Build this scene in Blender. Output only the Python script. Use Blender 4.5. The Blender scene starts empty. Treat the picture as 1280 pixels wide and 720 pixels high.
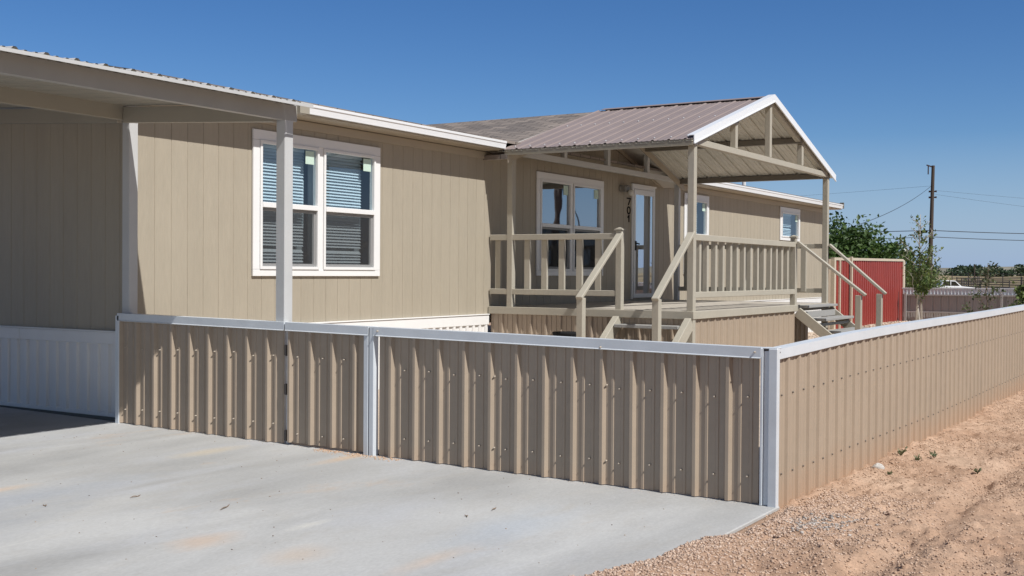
import bpy, bmesh, math, random
import numpy as np
from mathutils import Vector, Matrix
random.seed(11); np.random.seed(11)
scene = bpy.context.scene
COL = scene.collection

# ------------------------------------------------------------------ camera
cam_d = bpy.data.cameras.new("camera"); cam = bpy.data.objects.new("camera", cam_d); COL.objects.link(cam)
cam_d.sensor_width = 36.0; cam_d.lens = 36.0 * 1440.0 / 1280.0
cam_d.clip_start = 0.1; cam_d.clip_end = 20000
CF = Vector((0.8499587, 0.52666722, -0.01385089)); CR = Vector((0.52678662, -0.84996939, 0.00692078)); CU = Vector((0.00812788, 0.01317884, 0.99988012))
CC = Vector((-7.07285098, -2.44064889, 1.47562775))
m = Matrix((CR, CU, -CF)).transposed().to_4x4(); m.translation = CC
cam.matrix_world = m
scene.camera = cam

# ------------------------------------------------------------------ sky, sun, exposure
SUN = Vector((-0.215, -1.0, 1.22)).normalized()
world = bpy.data.worlds.new("World"); scene.world = world; world.use_nodes = True
nt = world.node_tree; nt.nodes.clear()
o_ = nt.nodes.new("ShaderNodeOutputWorld"); b_ = nt.nodes.new("ShaderNodeBackground"); s_ = nt.nodes.new("ShaderNodeTexSky")
s_.sky_type = 'NISHITA'; s_.sun_disc = False
s_.sun_elevation = math.asin(SUN.z); s_.sun_rotation = math.atan2(SUN.x, SUN.y)
s_.altitude = 1000; s_.air_density = 1.0; s_.dust_density = 0.15; s_.ozone_density = 6.0
b_.inputs[1].default_value = 0.09
hs_ = nt.nodes.new("ShaderNodeHueSaturation"); hs_.inputs['Saturation'].default_value = 1.2; hs_.inputs['Hue'].default_value = 0.507
nt.links.new(s_.outputs[0], hs_.inputs['Color']); tc_ = nt.nodes.new("ShaderNodeTexCoord"); sz_ = nt.nodes.new("ShaderNodeSeparateXYZ"); hz_ = nt.nodes.new("ShaderNodeMapRange"); hm_ = nt.nodes.new("ShaderNodeMix"); hm_.data_type = 'RGBA'
hz_.inputs[1].default_value = 0.115; hz_.inputs[2].default_value = 0.0; hz_.inputs[3].default_value = 0.0; hz_.inputs[4].default_value = 0.95
hm_.inputs[7].default_value = (3.45, 4.75, 7.1, 1)      # pale dusty blue low on the horizon
nt.links.new(tc_.outputs['Generated'], sz_.inputs[0]); nt.links.new(sz_.outputs[2], hz_.inputs[0]); nt.links.new(hz_.outputs[0], hm_.inputs[0])
# neutral aureole added to the sky behind the camera, for less blue fill
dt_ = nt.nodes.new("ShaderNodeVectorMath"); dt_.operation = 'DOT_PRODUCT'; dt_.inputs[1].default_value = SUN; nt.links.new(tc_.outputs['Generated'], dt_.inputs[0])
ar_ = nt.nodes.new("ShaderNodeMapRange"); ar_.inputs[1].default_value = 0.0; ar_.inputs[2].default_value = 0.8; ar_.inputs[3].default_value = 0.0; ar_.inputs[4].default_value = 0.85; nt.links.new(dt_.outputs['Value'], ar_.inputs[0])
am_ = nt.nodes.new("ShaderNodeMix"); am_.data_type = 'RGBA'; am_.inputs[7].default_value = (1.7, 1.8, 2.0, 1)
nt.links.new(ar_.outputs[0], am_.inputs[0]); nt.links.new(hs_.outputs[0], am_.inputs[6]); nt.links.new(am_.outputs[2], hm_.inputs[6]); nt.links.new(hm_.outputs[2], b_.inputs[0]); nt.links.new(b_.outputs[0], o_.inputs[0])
sl = bpy.data.lights.new("sun", 'SUN'); sl.energy = 4.9; sl.angle = math.radians(0.53); sl.color = (1.0, 0.975, 0.94)
sun = bpy.data.objects.new("sun", sl); COL.objects.link(sun); sun.location = (-10, -30, 40)
sun.rotation_euler = SUN.to_track_quat('Z', 'Y').to_euler()
scene.cycles.diffuse_bounces = 3
vs = scene.view_settings
vs.view_transform = 'Standard'; vs.look = 'None'; vs.gamma = 1.0; vs.exposure = 0.0; vs.use_curve_mapping = False

# ------------------------------------------------------------------ materials
def new_mat(name):
    mt = bpy.data.materials.new(name); mt.use_nodes = True
    n = mt.node_tree.nodes; n.clear()
    out = n.new("ShaderNodeOutputMaterial")
    return mt, mt.node_tree, out
def paint(name, col, rough=0.5, var=0.12, scale=3.0, bump=0.0, bscale=60.0, metallic=0.0, spec=0.5, stretch=(1, 1, 1), var2=0.0, scale2=40.0):
    mt, t, out = new_mat(name); N = t.nodes; L = t.links
    p = N.new("ShaderNodeBsdfPrincipled"); L.new(p.outputs[0], out.inputs[0])
    p.inputs['Roughness'].default_value = rough; p.inputs['Metallic'].default_value = metallic
    p.inputs['Specular IOR Level'].default_value = spec
    g = N.new("ShaderNodeNewGeometry"); mp = N.new("ShaderNodeMapping"); mp.inputs['Scale'].default_value = stretch
    L.new(g.outputs['Position'], mp.inputs['Vector'])
    tx = N.new("ShaderNodeTexNoise"); tx.inputs['Scale'].default_value = scale; tx.inputs['Detail'].default_value = 6; tx.inputs['Roughness'].default_value = 0.62
    L.new(mp.outputs[0], tx.inputs['Vector'])
    mx = N.new("ShaderNodeMapRange"); mx.inputs[1].default_value = 0.25; mx.inputs[2].default_value = 0.75
    mx.inputs[3].default_value = 1 - var; mx.inputs[4].default_value = 1 + var
    L.new(tx.outputs[0], mx.inputs[0])
    fac = mx.outputs[0]
    if var2:
        t2 = N.new("ShaderNodeTexNoise"); t2.inputs['Scale'].default_value = scale2; t2.inputs['Detail'].default_value = 3
        L.new(mp.outputs[0], t2.inputs['Vector'])
        m2 = N.new("ShaderNodeMapRange"); m2.inputs[1].default_value = 0.3; m2.inputs[2].default_value = 0.7; m2.inputs[3].default_value = 1 - var2; m2.inputs[4].default_value = 1 + var2
        L.new(t2.outputs[0], m2.inputs[0])
        mm = N.new("ShaderNodeMath"); mm.operation = 'MULTIPLY'; L.new(fac, mm.inputs[0]); L.new(m2.outputs[0], mm.inputs[1]); fac = mm.outputs[0]
    sc = N.new("ShaderNodeVectorMath"); sc.operation = 'SCALE'; sc.inputs[0].default_value = col[:3]; L.new(fac, sc.inputs['Scale'])
    L.new(sc.outputs[0], p.inputs['Base Color'])
    if bump:
        bn = N.new("ShaderNodeTexNoise"); bn.inputs['Scale'].default_value = bscale; bn.inputs['Detail'].default_value = 4
        L.new(mp.outputs[0], bn.inputs['Vector'])
        bp_ = N.new("ShaderNodeBump"); bp_.inputs['Strength'].default_value = bump; bp_.inputs['Distance'].default_value = 0.01
        L.new(bn.outputs[0], bp_.inputs['Height']); L.new(bp_.outputs[0], p.inputs['Normal'])
    mt['_p'] = 1
    return mt
def waviness(mt, scale=0.9, dist=0.02, strength=0.35):
    N, L = mt.node_tree.nodes, mt.node_tree.links; p = find(mt, "ShaderNodeBsdfPrincipled")[0]; g = find(mt, "ShaderNodeNewGeometry")[0]
    w = N.new("ShaderNodeTexNoise"); w.inputs['Scale'].default_value = scale; w.inputs['Detail'].default_value = 2; L.new(g.outputs['Position'], w.inputs['Vector'])
    b = N.new("ShaderNodeBump"); b.inputs['Strength'].default_value = strength; b.inputs['Distance'].default_value = dist; L.new(w.outputs[0], b.inputs['Height'])
    if p.inputs['Normal'].is_linked: L.new(p.inputs['Normal'].links[0].from_socket, b.inputs['Normal'])
    L.new(b.outputs[0], p.inputs['Normal'])
def nodes_of(mt): return mt.node_tree.nodes, mt.node_tree.links
def find(mt, typ): return [n for n in mt.node_tree.nodes if n.bl_idname == typ]

M = {}
M['siding'] = paint('tan_siding_paint', (0.382, 0.337, 0.262), 0.62, 0.07, 1.3, 0.35, 25, stretch=(3, 3, 0.35), var2=0.03, scale2=18)
M['siding_end'] = paint('tan_siding_paint_end', (0.382, 0.337, 0.262), 0.62, 0.07, 1.3, 0.35, 25, stretch=(3, 3, 0.35), var2=0.03, scale2=18)
M['trim_paint'] = paint('tan_trim_paint', (0.42, 0.37, 0.29), 0.55, 0.05, 2.0)
M['white_vinyl'] = paint('white_vinyl', (0.80, 0.80, 0.79), 0.35, 0.03, 2.0)
M['gutter_white'] = paint('white_gutter_enamel', (0.80, 0.82, 0.84), 0.30, 0.03, 1.0)
M['skirt_white'] = paint('white_steel_skirting', (0.78, 0.775, 0.76), 0.38, 0.05, 2.0)
M['galv'] = paint('white_steel_flashing', (0.62, 0.66, 0.70), 0.40, 0.06, 2.5, metallic=0.0, var2=0.02, scale2=60)
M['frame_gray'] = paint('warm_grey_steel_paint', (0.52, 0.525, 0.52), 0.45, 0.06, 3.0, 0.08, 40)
M['beam_gray_shaded'] = paint('shade_darkened_grey', (0.36, 0.35, 0.325), 0.5, 0.06, 3.0)  # post paint darkened: the roof overhang's shade is put into the colour
M['deck_rail'] = paint('beige_grey_wood_paint', (0.425, 0.395, 0.325), 0.55, 0.06, 2.5, 0.15, 30, var2=0.03, scale2=25)
M['deck_board'] = paint('tan_deck_boards', (0.47, 0.43, 0.37), 0.6, 0.16, 1.6, 0.25, 40, stretch=(0.5, 7, 1))
M['tread'] = paint('grey_deck_tread', (0.33, 0.325, 0.31), 0.6, 0.10, 2.0, 0.2, 40)
M['porch_roof'] = paint('mauve_brown_roof_enamel', (0.262, 0.212, 0.198), 0.5, 0.08, 1.2, var2=0.03, scale2=14)
M['porch_under'] = paint('cream_sheet_underside', (0.60, 0.585, 0.52), 0.5, 0.10, 2.0, var2=0.04, scale2=9)
M['carport_under'] = paint('shade_darkened_beige', (0.34, 0.315, 0.26), 0.5, 0.05, 2.0)  # beige darkened in the colour itself to deepen shade under the carport
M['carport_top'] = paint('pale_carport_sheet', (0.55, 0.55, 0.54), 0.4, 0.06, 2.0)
M['dark_steel'] = paint('dark_taupe_steel', (0.19, 0.17, 0.14), 0.5, 0.08, 3.0)
M['black'] = paint('black_plastic', (0.012, 0.012, 0.013), 0.85, 0.2, 4.0, spec=.2)
M['screw'] = paint('painted_screw', (0.45, 0.39, 0.32), 0.4, 0.1, 9.0)
M['screw_dark'] = paint('weathered_screw', (0.11, 0.095, 0.085), 0.5, 0.1, 9.0)
M['red'] = paint('brick_red_steel', (0.29, 0.042, 0.033), 0.42, 0.10, 1.3, var2=0.04, scale2=10)
M['cream'] = paint('cream_steel_trim', (0.56, 0.49, 0.38), 0.45, 0.05, 2.0)
M['back_panel'] = paint('grey_panel_backside', (0.34, 0.325, 0.315), 0.45, 0.06, 1.0)
M['bark'] = paint('grey_brown_bark', (0.16, 0.12, 0.085), 0.85, 0.25, 6.0, 0.6, 30, stretch=(2, 2, .5))
M['pole_wood'] = paint('weathered_pole_wood', (0.075, 0.054, 0.042), 0.85, 0.25, 5.0, 0.5, 25, stretch=(2, 2, .3))
M['pale_bark'] = paint('pale_young_bark', (0.46, 0.42, 0.37), 0.8, 0.2, 6.0)
M['stake'] = paint('pale_wood_stake', (0.50, 0.44, 0.37), 0.75, 0.15, 5.0)
M['wire'] = paint('black_cable', (0.02, 0.022, 0.028), 0.5, 0.05, 1.0)
M['insul'] = paint('brown_insulator', (0.06, 0.035, 0.03), 0.3, 0.1, 9.0)
M['car_white'] = paint('white_car_paint', (0.78, 0.79, 0.80), 0.25, 0.03, 1.0)
M['tyre'] = paint('tyre_rubber', (0.02, 0.02, 0.02), 0.8, 0.1, 9.0)
M['chrome'] = paint('dull_rim_metal', (0.45, 0.45, 0.46), 0.35, 0.05, 5.0, metallic=0.7)
M['pipe_dark'] = paint('rusty_dark_pipe', (0.075, 0.065, 0.06), 0.6, 0.25, 6.0)
M['sticker'] = paint('pale_green_sticker', (0.55, 0.70, 0.60), 0.5, 0.03, 5.0)
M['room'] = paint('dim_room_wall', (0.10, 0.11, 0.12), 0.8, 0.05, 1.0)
M['blind_back'] = paint('added_pale_backing', (0.40, 0.44, 0.46), 0.8, 0.05, 1.0)  # pale panel colour, added to brighten the gaps between blind slats
M['blind'] = paint('white_blind_slat', (0.72, 0.76, 0.78), 0.5, 0.03, 5.0)
M['lampbrass'] = paint('grey_lamp_metal', (0.25, 0.24, 0.22), 0.4, 0.1, 9.0)
M['lampglass'] = paint('frosted_lamp_glass', (0.7, 0.68, 0.62), 0.25, 0.05, 9.0)
M['vent'] = paint('pale_vent_pipe', (0.66, 0.67, 0.68), 0.4, 0.05, 5.0)
M['white_rock'] = paint('white_concrete_lump', (0.52, 0.50, 0.47), 0.8, 0.15, 20.0, 0.6, 60)
M['debris'] = paint('dark_leaf_litter', (0.22, 0.165, 0.12), 0.8, 0.35, 30.0)
M['door_panel'] = paint('white_house_door', (0.74, 0.76, 0.78), 0.4, 0.03, 2.0)

# fence steel: sun-faded beige with rust-red soil splashed along the foot
def fence_mat(name, col, dirt, z_hi, strength, slope=0.0, sx=0.0):
    mt = paint(name, col, 0.42, 0.05, 1.5, var2=0.02, scale2=12)
    N, L = nodes_of(mt); p = find(mt, "ShaderNodeBsdfPrincipled")[0]; src = p.inputs['Base Color'].links[0].from_socket
    g = find(mt, "ShaderNodeNewGeometry")[0]
    sp = N.new("ShaderNodeSeparateXYZ"); L.new(g.outputs['Position'], sp.inputs[0])
    nz = N.new("ShaderNodeTexNoise"); nz.inputs['Scale'].default_value = 2.2; nz.inputs['Detail'].default_value = 8; nz.inputs['Roughness'].default_value = 0.7
    L.new(g.outputs['Position'], nz.inputs['Vector'])
    a = N.new("ShaderNodeMath"); a.operation = 'MULTIPLY_ADD'; a.inputs[1].default_value = sx; L.new(sp.outputs[0], a.inputs[0]); L.new(sp.outputs[2], a.inputs[2])
    b = N.new("ShaderNodeMath"); b.operation = 'MULTIPLY_ADD'; b.inputs[1].default_value = -0.30; L.new(nz.outputs[0], b.inputs[0]); L.new(a.outputs[0], b.inputs[2])
    r = N.new("ShaderNodeMapRange"); r.inputs[1].default_value = z_hi; r.inputs[2].default_value = z_hi - 0.28; r.inputs[3].default_value = 0; r.inputs[4].default_value = strength
    L.new(b.outputs[0], r.inputs[0])
    mx = N.new("ShaderNodeMix"); mx.data_type = 'RGBA'; L.new(r.outputs[0], mx.inputs[0]); L.new(src, mx.inputs[6]); mx.inputs[7].default_value = (*dirt, 1)
    L.new(mx.outputs[2], p.inputs['Base Color'])
    return mt
M['fence'] = fence_mat('beige_fence_steel', (0.385, 0.312, 0.238), (0.42, 0.27, 0.17), 0.0, 0.5)
M['fence_side'] = fence_mat('beige_fence_steel_soil_splashed', (0.385, 0.312, 0.238), (0.44, 0.28, 0.18), 0.08, 0.6, sx=0.012)

for k_, a_ in (('siding', (1.1, .03, .5)), ('fence', (2.2, .012, .25)), ('fence_side', (2.0, .015, .35)), ('galv', (3.0, .012, .5)), ('gutter_white', (2.5, .01, .4)), ('carport_top', (2.0, .02, .5)), ('porch_roof', (1.5, .03, .5))): waviness(M[k_], *a_)
# shingles
def shingle(name, vec):
    mt = paint(name, (0.20, 0.178, 0.162), 0.9, 0.22, 3.0, 0.5, 90)
    N, L = nodes_of(mt); p = find(mt, "ShaderNodeBsdfPrincipled")[0]; src = p.inputs['Base Color'].links[0].from_socket
    g = find(mt, "ShaderNodeNewGeometry")[0]
    sp = N.new("ShaderNodeSeparateXYZ"); cb = N.new("ShaderNodeCombineXYZ"); L.new(g.outputs['Position'], sp.inputs[0])
    L.new(sp.outputs[vec[0]], cb.inputs[0]); L.new(sp.outputs[vec[1]], cb.inputs[1])
    br = N.new("ShaderNodeTexBrick"); br.inputs['Scale'].default_value = 1.0; br.inputs['Brick Width'].default_value = 0.31; br.inputs['Row Height'].default_value = 0.138
    br.inputs['Mortar Size'].default_value = 0.010; br.inputs['Mortar Smooth'].default_value = 0.3
    br.inputs['Color1'].default_value = (1.35, 1.28, 1.22, 1); br.inputs['Color2'].default_value = (0.75, 0.73, 0.73, 1); br.inputs['Mortar'].default_value = (0.25, 0.24, 0.24, 1)
    L.new(cb.outputs[0], br.inputs['Vector'])
    mx = N.new("ShaderNodeMix"); mx.data_type = 'RGBA'; mx.blend_type = 'MULTIPLY'; mx.inputs[0].default_value = 1; L.new(src, mx.inputs[6]); L.new(br.outputs[0], mx.inputs[7])
    L.new(mx.outputs[2], p.inputs['Base Color'])
    return mt
M['shingle'] = shingle('grey_brown_shingles', (0, 1)); M['shingle_cross'] = shingle('grey_brown_shingles_gable', (1, 0))

def glass(name, tint, refl, rcol=(0.9, 0.95, 1.0), wav=0.02):
    mt, t, out = new_mat(name); N = t.nodes; L = t.links
    tr = N.new("ShaderNodeBsdfTransparent"); tr.inputs[0].default_value = (*tint, 1)
    gl = N.new("ShaderNodeBsdfGlossy"); gl.inputs['Roughness'].default_value = 0.012; gl.inputs[0].default_value = (*rcol, 1)
    lw = N.new("ShaderNodeLayerWeight"); lw.inputs[0].default_value = 0.5
    fr = N.new("ShaderNodeMath"); fr.operation = 'POWER'; fr.inputs[1].default_value = 4.0; L.new(lw.outputs['Facing'], fr.inputs[0])
    ad = N.new("ShaderNodeMath"); ad.operation = 'MULTIPLY_ADD'; ad.inputs[1].default_value = 1.0 - refl; ad.inputs[2].default_value = refl; ad.use_clamp = True; L.new(fr.outputs[0], ad.inputs[0])
    nz = N.new("ShaderNodeTexNoise"); nz.inputs['Scale'].default_value = 1.4; g = N.new("ShaderNodeNewGeometry"); L.new(g.outputs['Position'], nz.inputs['Vector'])
    bp_ = N.new("ShaderNodeBump"); bp_.inputs['Strength'].default_value = wav; bp_.inputs['Distance'].default_value = 0.05; L.new(nz.outputs[0], bp_.inputs['Height']); L.new(bp_.outputs[0], gl.inputs['Normal'])
    mx = N.new("ShaderNodeMixShader"); L.new(ad.outputs[0], mx.inputs[0]); L.new(tr.outputs[0], mx.inputs[1]); L.new(gl.outputs[0], mx.inputs[2]); L.new(mx.outputs[0], out.inputs[0])
    return mt
M['glass'] = glass('window_glass', (0.78, 0.89, 0.94), 0.13)
M['glass_low'] = glass('lower_window_glass', (0.80, 0.84, 0.85), 0.02)
M['glass_porch'] = glass('porch_window_glass', (0.30, 0.38, 0.42), 0.48)
M['glass_porch_low'] = glass('porch_lower_glass', (0.25, 0.28, 0.30), 0.03)
M['glass_door'] = glass('storm_door_glass', (0.85, 0.90, 0.94), 0.68, rcol=(0.97, 0.98, 1.0))
M['glass_car'] = glass('car_glass', (0.05, 0.07, 0.08), 0.15)
def screen_mat():
    mt, t, out = new_mat('insect_screen_mesh'); N = t.nodes; L = t.links
    tr = N.new("ShaderNodeBsdfTransparent"); df = N.new("ShaderNodeBsdfDiffuse"); df.inputs[0].default_value = (0.07, 0.072, 0.075, 1)
    mx = N.new("ShaderNodeMixShader"); mx.inputs[0].default_value = 0.46; L.new(tr.outputs[0], mx.inputs[1]); L.new(df.outputs[0], mx.inputs[2]); L.new(mx.outputs[0], out.inputs[0])
    return mt
M['screen'] = screen_mat()

# foliage: per-leaf colour variation, a little light passing through
def leaf_mat(name, c1, c2, trans=0.25):
    mt, t, out = new_mat(name); N = t.nodes; L = t.links
    at = N.new("ShaderNodeAttribute"); at.attribute_name = 'tone'
    rp = N.new("ShaderNodeMix"); rp.data_type = 'RGBA'; rp.inputs[6].default_value = (*c1, 1); rp.inputs[7].default_value = (*c2, 1); L.new(at.outputs['Fac'], rp.inputs[0])
    p = N.new("ShaderNodeBsdfPrincipled"); p.inputs['Roughness'].default_value = 0.55; L.new(rp.outputs[2], p.inputs['Base Color'])
    tl = N.new("ShaderNodeBsdfTranslucent"); L.new(rp.outputs[2], tl.inputs[0])
    mx = N.new("ShaderNodeMixShader"); mx.inputs[0].default_value = trans; L.new(p.outputs[0], mx.inputs[1]); L.new(tl.outputs[0], mx.inputs[2]); L.new(mx.outputs[0], out.inputs[0])
    return mt
M['leaf_dark'] = leaf_mat('dark_green_leaves', (0.026, 0.062, 0.016), (0.10, 0.175, 0.038))
M['leaf_young'] = leaf_mat('yellow_green_leaves', (0.055, 0.10, 0.025), (0.17, 0.22, 0.06), 0.35)
M['leaf_olive'] = leaf_mat('olive_leaves', (0.05, 0.075, 0.03), (0.13, 0.15, 0.07), 0.3)
M['leaf_far'] = leaf_mat('mesquite_foliage', (0.020, 0.045, 0.018), (0.050, 0.080, 0.032), 0.15)
M['weed'] = leaf_mat('weed_leaves', (0.13, 0.165, 0.09), (0.27, 0.29, 0.17), 0.3)

# ------------------------------------------------------------------ mesh helpers
class MB:
    def __init__(s): s.v = []; s.f = []
    def add(s, vs_, fs_):
        n = len(s.v); s.v += [tuple(v) for v in vs_]; s.f += [tuple(i + n for i in f) for f in fs_]; return s
    def box(s, a, b):
        x0, y0, z0 = [min(a[i], b[i]) for i in range(3)]; x1, y1, z1 = [max(a[i], b[i]) for i in range(3)]
        return s.add([(x0, y0, z0), (x1, y0, z0), (x1, y1, z0), (x0, y1, z0), (x0, y0, z1), (x1, y0, z1), (x1, y1, z1), (x0, y1, z1)],
                     [(0, 3, 2, 1), (4, 5, 6, 7), (0, 1, 5, 4), (1, 2, 6, 5), (2, 3, 7, 6), (3, 0, 4, 7)])
    def beam(s, p, q, w, h, up=(0, 0, 1)):
        p = Vector(p); q = Vector(q); d = (q - p).normalized(); u = Vector(up); sd = d.cross(u).normalized(); u = sd.cross(d).normalized()
        vs_ = []
        for c in (p, q):
            for a, b in ((-1, -1), (1, -1), (1, 1), (-1, 1)): vs_.append(c + sd * (a * w / 2) + u * (b * h / 2))
        return s.add(vs_, [(0, 3, 2, 1), (4, 5, 6, 7), (0, 1, 5, 4), (1, 2, 6, 5), (2, 3, 7, 6), (3, 0, 4, 7)])
    def tube(s, pts, rad, n=8, cap=True):
        pts = [Vector(p) for p in pts]
        if not hasattr(rad, '__len__'): rad = [rad] * len(pts)
        rings = []; base = len(s.v); ref = None
        for i, p in enumerate(pts):
            d = (pts[min(i + 1, len(pts) - 1)] - pts[max(i - 1, 0)]).normalized()
            if ref is None: ref = Vector((0, 0, 1)) if abs(d.z) < 0.9 else Vector((1, 0, 0))
            a = d.cross(ref).normalized(); b = d.cross(a).normalized(); ref = b.cross(d)*-1 if False else ref
            for k in range(n):
                t = 2 * math.pi * k / n
                s.v.append(tuple(p + (a * math.cos(t) + b * math.sin(t)) * rad[i]))
        for i in range(len(pts) - 1):
            for k in range(n):
                s.f.append((base + i * n + k, base + i * n + (k + 1) % n, base + (i + 1) * n + (k + 1) % n, base + (i + 1) * n + k))
        if cap:
            s.f.append(tuple(base + k for k in range(n - 1, -1, -1))); s.f.append(tuple(base + (len(pts) - 1) * n + k for k in range(n)))
        return s
    def lathe(s, c, prof, n=16, axis='z'):
        base = len(s.v); c = Vector(c)
        for r, h in prof:
            for k in range(n):
                t = 2 * math.pi * k / n
                q = (r * math.cos(t), r * math.sin(t), h) if axis == 'z' else ((r * math.cos(t), h, r * math.sin(t)) if axis == 'y' else (h, r * math.cos(t), r * math.sin(t)))
                s.v.append(tuple(c + Vector(q)))
        for i in range(len(prof) - 1):
            for k in range(n): s.f.append((base + i * n + k, base + i * n + (k + 1) % n, base + (i + 1) * n + (k + 1) % n, base + (i + 1) * n + k))
        s.f.append(tuple(base + k for k in range(n - 1, -1, -1))); s.f.append(tuple(base + (len(prof) - 1) * n + k for k in range(n)))
        return s
    def prism(s, poly, d):           # poly: list of 3D points, extruded by d
        n = len(poly); d = Vector(d); a = [Vector(p) for p in poly]
        vs_ = a + [p + d for p in a]
        return s.add(vs_, [tuple(range(n - 1, -1, -1)), tuple(range(n, 2 * n))] + [(i, (i + 1) % n, n + (i + 1) % n, n + i) for i in range(n)])
    def strip(s, A, B):              # ribbon between two polylines
        n = len(A); return s.add(list(A) + list(B), [(i, i + 1, n + i + 1, n + i) for i in range(n - 1)])

WL = {}
def wl(o): return WL.get(o.name, Vector((0, 0, 0)))
def tag(o, label=None, cat=None, group=None, kind=None):
    if label: o['label'] = label
    if cat: o['category'] = cat
    if group: o['group'] = group
    if kind: o['kind'] = kind
    return o
def thing(name, label, cat, loc, group=None):
    o = bpy.data.objects.new(name, None); COL.objects.link(o); o.location = loc; o.empty_display_size = 0.2
    WL[o.name] = Vector(loc); return tag(o, label, cat, group)
def build(name, mb, mat, parent=None, loc=None, bevel=0.0, smooth=False, recalc=True, tone=None):
    off = wl(parent) if parent is not None else Vector(loc or (0, 0, 0))
    me = bpy.data.meshes.new(name)
    V = np.array(mb.v, dtype=float) - np.array(off)
    me.from_pydata(V.tolist(), [], mb.f)
    if recalc or bevel:
        bm = bmesh.new(); bm.from_mesh(me)
        if recalc: bmesh.ops.recalc_face_normals(bm, faces=bm.faces)
        if bevel:
            es = [e for e in bm.edges if len(e.link_faces) == 2 and e.calc_face_angle(0) > 0.6]
            bmesh.ops.bevel(bm, geom=es, offset=bevel, segments=1, affect='EDGES', clamp_overlap=True)
        bm.to_mesh(me); bm.free()
    if smooth: me.polygons.foreach_set('use_smooth', [True] * len(me.polygons))
    if tone is not None:
        at = me.attributes.new('tone', 'FLOAT', 'FACE'); at.data.foreach_set('value', tone)
    me.materials.append(M[mat] if isinstance(mat, str) else mat)
    o = bpy.data.objects.new(name, me); COL.objects.link(o)
    if parent is not None: o.parent = parent
    else: o.location = off
    WL[o.name] = off
    return o
def dup_part(o, delta):
    c = o.copy(); COL.objects.link(c); c.location = o.location + Vector(delta); WL[c.name] = wl(o); return c

S = 0.2286
def rib_profile(u0, u1, phase, period=S, h=0.022, minor=0.006, mw=0.026, top=0.42):
    """points (u, height) of an agricultural-panel profile between u0 and u1; a major rib is centred on phase"""
    pts = []
    k = math.floor((u0 - phase) / period) - 1
    while phase + k * period < u1 + period:
        c = phase + k * period
        pts += [(c - mw, 0), (c - mw * top, h), (c + mw * top, h), (c + mw, 0)]
        for q in (1 / 3, 2 / 3):
            if minor: pts += [(c + period * q - 0.013, 0), (c + period * q - 0.008, minor), (c + period * q + 0.008, minor), (c + period * q + 0.013, 0)]
        k += 1
    out = []
    def hat(u):
        for (a, b), (c, d) in zip(pts, pts[1:]):
            if a <= u <= c: return b + (d - b) * (u - a) / (c - a) if c > a else b
        return 0
    out.append((u0, hat(u0))); out += [p for p in pts if u0 < p[0] < u1]; out.append((u1, hat(u1)))
    return out
def rib_sheet(P, lo, hi, thick=0.0):
    """P(u,h)->xy-ish base point fn; lo(u),hi(u) give the two ends as functions of (u,h) -> Vector"""
    mb = MB(); mb.strip([lo(u, h) for u, h in P], [hi(u, h) for u, h in P]); return mb

# ------------------------------------------------------------------ noise for terrain
def vnoise(x, y, seed=0):
    xi = np.floor(x).astype(np.int64); yi = np.floor(y).astype(np.int64); xf = x - xi; yf = y - yi
    def h(a, b):
        n = (a * 374761393 + b * 668265263 + seed * 974634631) & 0xFFFFFFFF
        n = ((n ^ (n >> 13)) * 1274126177) & 0xFFFFFFFF
        return ((n ^ (n >> 16)) & 0xFFFF) / 65535.0
    u = xf * xf * (3 - 2 * xf); v = yf * yf * (3 - 2 * yf)
    return (h(xi, yi) * (1 - u) + h(xi + 1, yi) * u) * (1 - v) + (h(xi, yi + 1) * (1 - u) + h(xi + 1, yi + 1) * u) * v
def fbm(x, y, oct=4, seed=0, gain=0.5):
    s = 0; a = 1; t = 0
    for i in range(oct):
        s = s + a * (vnoise(x * 2 ** i, y * 2 ** i, seed + i) - 0.5); t += a; a *= gain
    return s / t * 2
def sstep(a, b, x): t = np.clip((x - a) / (b - a), 0, 1); return t * t * (3 - 2 * t)

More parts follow.
